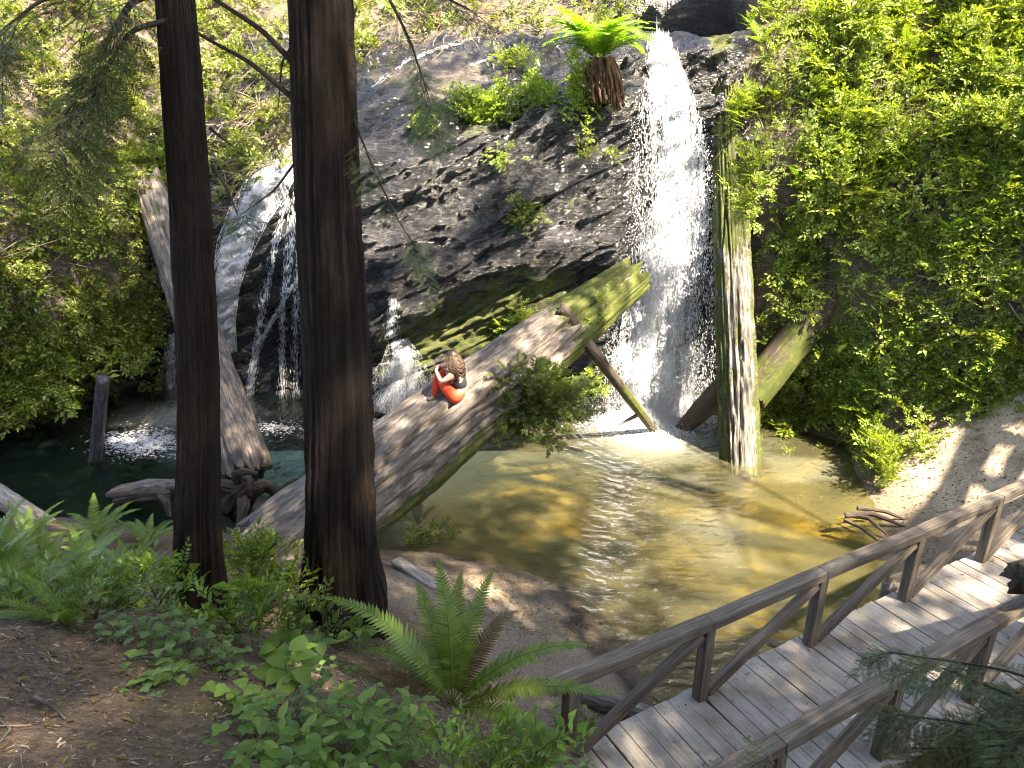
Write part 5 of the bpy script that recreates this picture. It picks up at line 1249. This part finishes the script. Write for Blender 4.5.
for s, sd in ((1, 'a'), (-1, 'b')):
    leg += [('hip'+sd, (-.02, .10*s, .125), .128, 'pel'), ('thi'+sd, (-.22, .115*s, .305), .094, 'hip'+sd), ('kne'+sd, (-.372, .11*s, .475), .071, 'thi'+sd), ('cal'+sd, (-.372, .11*s, .30), .067, 'kne'+sd), ('ank'+sd, (-.395, .11*s, .085), .043, 'cal'+sd)]
mesh_obj('leggings', skin_mesh(*chain(leg)), M['orange_cloth'], PER)
top = [('a', (.0, 0, .25), .124, None), ('b', (-.04, 0, .40), .137, 'a'), ('c', (-.10, 0, .50), .125, 'b')]
mesh_obj('top', skin_mesh(*chain(top)), M['black_cloth'], PER)
r = np.random.default_rng(111); g = Geo()
for i in range(420):
    th = r.uniform(-2.3, 2.3); ph = r.uniform(-.2, 1.45); d = np.array([math.cos(th)*math.cos(ph), math.sin(th)*math.cos(ph), math.sin(ph)])
    p0 = np.array([-.205, 0, .79])+d*np.array([.09, .08, .094]); L = r.uniform(.22, .42); out_ = nrm(np.array([d[0]+.35, d[1], 0])); pts = []
    f0 = r.uniform(0, 6); am = r.uniform(.008, .018)
    for t in np.linspace(0, 1, 15):
        q = p0+out_*(.06*math.sin(min(t*2.2, 1.57))+.075*t*(1-.5*t))+np.array([.06*t, 0, -L*t**1.15]); pts.append(q+am*np.array([math.cos(f0+t*24), math.sin(f0+t*24), .3*math.sin(f0+t*19)]))
    Vt, Ft, *_ = tube(pts, [.009]*10+[.008, .007, .006, .004, .002], 5, None, None, True); g.add(Vt, Ft, 0)
Vc, Fc, *_ = tube([(-.19, 0, .70), (-.195, 0, .76), (-.2, 0, .84), (-.2, 0, .89)], [.085, .102, .095, .04], 16, 12, None, True); g.add(Vc, Fc, 0)
g.build('hair', M['brown_hair'], PER)
g = Geo(); 
for s in (-1, 1):
    Ve, Fe, *_ = tube([(-.292, .032*s, .785), (-.300, .032*s, .785)], [.011, .006], 8, None, None, True); g.add(Ve, Fe, 0)
g.build('eyes', M['black_cloth'], PER)
PER.location = Vector(PERSON_AT)+Vector((.04, .02, .0)); PER.rotation_euler = (0, 0, math.radians(-16)); PER.scale = (.97,)*3
# seat her on the wood: drop until pelvis meets the log
def log_z(x, y):
    b = -1
    for q in LOGBVH[:1]:
        h_ = q.ray_cast(Vector((x, y, 9)), Vector((0, 0, -1)))
        if h_[0] is not None: b = max(b, h_[0][2])
    return b
cz, sz = math.cos(PER.rotation_euler[2]), math.sin(PER.rotation_euler[2])
zs = log_z(PER.location.x, PER.location.y); fx, fy = -.42*cz, -.42*sz
zf = log_z(PER.location.x+fx, PER.location.y+fy)
PER.location.z = zs-.055
if zf > 0:
    PER.rotation_euler[1] = -math.atan2(zs-zf, .42)*.55
# ------------------------------------------------------------------ light, canopy and camera
SUN = np.array([-.45, .35, -.82]); SUN = SUN/np.linalg.norm(SUN)
LIT = grid_from([
"77655356632344444674425789999999",
"66655356732344555788846789999999",
"56655256742245566899945789999999",
"66655246763246799999954689999999",
"55444236873257889988854579999999",
"54433226873267766656866479999999",
"44433225763266655556876469999999",
"33333214432256544532674642299999",
"22222113322244434333674631289999",
"33322112222245434446886832288999",
"33221112212799534457886842467888",
"22211112212899524457886843467888",
"11111122212899313347887856578998",
"11222223211111113789987677899999",
"11111122211111117889887898889999",
"11111112211111233675778988789989",
"22211111111122222344778887654353",
"22211111111122223344678877543345",
"22221111111223333334566555433566",
"11111111111112222233344544333344",
"12111111111111111111111111122222",
"23211111111111111111111111111111",
"22111111111111111111111111111111",
"22111111111111111111111111111111"])
TREES = [(RW1, np.array(L1[:2])), (RW2, np.array(L2[:2]))]
for (x, y, r0, lab) in [(8.6, .5, .32, 'redwood beyond the near end of the footbridge, out past its rail'), (12.5, 4.0, .35, 'redwood on the far bank where the footbridge lands'), (4.5, -5.5, .4, 'redwood standing on the slope behind the viewpoint'), (-6.5, -3.0, .38, 'redwood on the trail side left of the bare soil'), (14.5, -4.5, .4, 'redwood farthest up the bank past the footbridge'), (-11, 3.5, .36, 'redwood on the slope beyond the fern bed'), (17.5, 8.0, .36, 'redwood high above the sunlit bank')]:
    z = float(gheight(np.array([x]), np.array([y]))[0])-.3
    TREES.append((redwood('redwood', [(x, y, z), (x+.05, y, z+5), (x+.1, y+.1, z+12), (x, y, z+22)], [r0, r0*.85, r0*.6, r0*.3], x, lab, .6), np.array([x, y])))
# unseen limb added past the footbridge only to cast bar shadows on the bank
rt, xy = TREES[3]; rl = np.array(rt.location)
def upsun(px, py, k=9.): return hit(px, py)[0]-SUN*k-rl
m_ = [upsun(996, 405), upsun(975, 455), upsun(950, 506)]
for P_, R_ in ((m_+[m_[-1]+(m_[-1]-m_[-2])*.6], [.16, .15, .14, .05]), ([m_[0], m_[0]*.6+np.array([0, 0, 8.])*.4, np.array([0, 0, 9.])], [.15, .16, .18]), ([upsun(984, 432), upsun(1008, 440), upsun(1034, 449)], [.10, .09, .07]), ([upsun(967, 471), upsun(986, 481), upsun(1006, 494)], [.10, .09, .08]), ([upsun(1026, 446), upsun(1014, 470), upsun(1000, 500)], [.12, .11, .08])):
    V, F, lp, *_ = tube(np.array(P_), R_, 9, 24); g = Geo(); g.add(V, F, 0, lp=lp); g.build('shadow_limb', M['dark_wood'], rt)
def canopy():
    r = np.random.default_rng(131); n = 12500
    Q = np.stack([r.uniform(-13, 27, n), r.uniform(-17, 13, n), r.uniform(13.5, 21, n)], 1)
    keep = np.zeros(n, bool); sunv = Vector(SUN); logs = LOGBVH
    for i in range(n):
        best = None; trunk = False
        for b in TRUNKBVH:
            h = b.ray_cast(Vector(Q[i]), sunv)
            trunk |= h[0] is not None
        for b in (BG, BC, DECKBVH, *logs):
            h = b.ray_cast(Vector(Q[i]), sunv)
            if h[0] is not None and (best is None or h[3] < best[1]): best = (h[0], h[3])
        if best is None: keep[i] = r.random() < .3; continue
        P = np.array(best[0]); px, py = proj(P)
        if P[1] < .3: p = .15
        elif px < -150 or px > 1200 or py < -150 or py > 900: p = .35
        else: p = float(np.clip(look(LIT, px, py), .03, 1))
        if trunk: p = min(p, .16)
        lam = -math.log(float(np.clip(1.3*p-.12, .03, 1)))/2.7
        keep[i] = r.random() < lam
    px, py = proj(Q); fwd = Q[:, 1]*CP-(Q[:, 2]-CAMH)*SP
    keep &= ~((fwd > 0) & (px > -40) & (px < 1064) & (py > -40))
    Q = Q[keep]; n = len(Q)
    own = np.argmin(np.stack([np.hypot(Q[:, 0]-t[1][0], Q[:, 1]-t[1][1]) for t in TREES]), 0)
    for k, (root, xy) in enumerate(TREES):
        q = Q[own == k]; m = len(q)
        if m == 0: continue
        out_ = q[:, :2]-xy; d = nrm(np.c_[out_+r.normal(0, 1, (m, 2)), r.normal(-.3, .3, m)]); R = frames(d, np.array([0, 0, 1.])+r.normal(0, .35, (m, 3))); sc = r.uniform(.95, 1.5, m); sel = r.integers(0, 2, m); g = Geo(); loc = np.array(root.location)
        for j in (0, 1):
            s = sel == j; g.inst(CSPRAYS[j], q[s]-loc-d[s]*.5*sc[s, None], R[s], sc[s])
        # limbs reach from the trunk to every few sprays
        for i in range(0, m, 9):
            z0 = q[i][2]-.25*np.linalg.norm(out_[i]); P = np.array([[xy[0], xy[1], min(z0, 21)], (np.r_[xy, z0]+q[i])/2+[0, 0, .3], q[i]])-loc
            V, F, *_ = tube(P, [.05, .03, .01], 4, 6, None, False); g.add(V, F[0], 1)
        g.build('shade_crown', [M['canopy_leaf'], M['dark_twig']], root, False)
    return n
NCAN = canopy(); print('canopy sprays', NCAN)

sun = bpy.data.lights.new('sun', 'SUN'); sun.energy = 4.8; sun.angle = math.radians(.55); sun.color = (1, .95, .86)
so = bpy.data.objects.new('sun', sun); COL.objects.link(so); so.rotation_euler = Vector(SUN).to_track_quat('-Z', 'Y').to_euler(); so.location = (8, -6, 25)
w = bpy.data.worlds.new('World'); scene.world = w; w.use_nodes = True; nt = w.node_tree; nt.nodes.clear()
sky = nt.nodes.new('ShaderNodeTexSky'); sky.sky_type = 'NISHITA'; sky.sun_disc = False; sky.sun_elevation = math.asin(-SUN[2]); sky.sun_rotation = math.atan2(-SUN[0], -SUN[1])
bg = nt.nodes.new('ShaderNodeBackground'); bg.inputs[1].default_value = .15; wo = nt.nodes.new('ShaderNodeOutputWorld')
nt.links.new(sky.outputs[0], bg.inputs[0]); nt.links.new(bg.outputs[0], wo.inputs[0])

cam = bpy.data.cameras.new('camera'); co = bpy.data.objects.new('camera', cam); COL.objects.link(co)
cam.sensor_fit = 'HORIZONTAL'; cam.sensor_width = 36; cam.lens = FPX/1024*36; cam.clip_start = .05; cam.clip_end = 500
co.location = (0, 0, CAMH); co.rotation_euler = (math.radians(90)-PITCH, 0, 0); scene.camera = co
scene.view_settings.view_transform = 'Standard'; scene.view_settings.look = 'None'; scene.view_settings.exposure = 3.08; scene.view_settings.gamma = 1; scene.view_settings.use_white_balance = True; scene.view_settings.white_balance_temperature = 8000; scene.view_settings.white_balance_tint = 12; scene.view_settings.use_curve_mapping = False
c = scene.cycles; scene.render.engine = 'CYCLES'
c.use_denoising = True; c.denoising_prefilter = 'ACCURATE'; c.denoising_input_passes = 'RGB_ALBEDO_NORMAL'; c.pixel_filter_type = 'BLACKMAN_HARRIS'; c.filter_width = 1.1; c.denoiser = 'OPENIMAGEDENOISE'; c.max_bounces = 5; c.diffuse_bounces = 2; c.glossy_bounces = 2; c.transmission_bounces = 4; c.transparent_max_bounces = 8; c.caustics_reflective = False; c.caustics_refractive = False; c.sample_clamp_indirect = 6
c.use_adaptive_sampling = True; c.adaptive_threshold = .015
scene.render.use_persistent_data = False
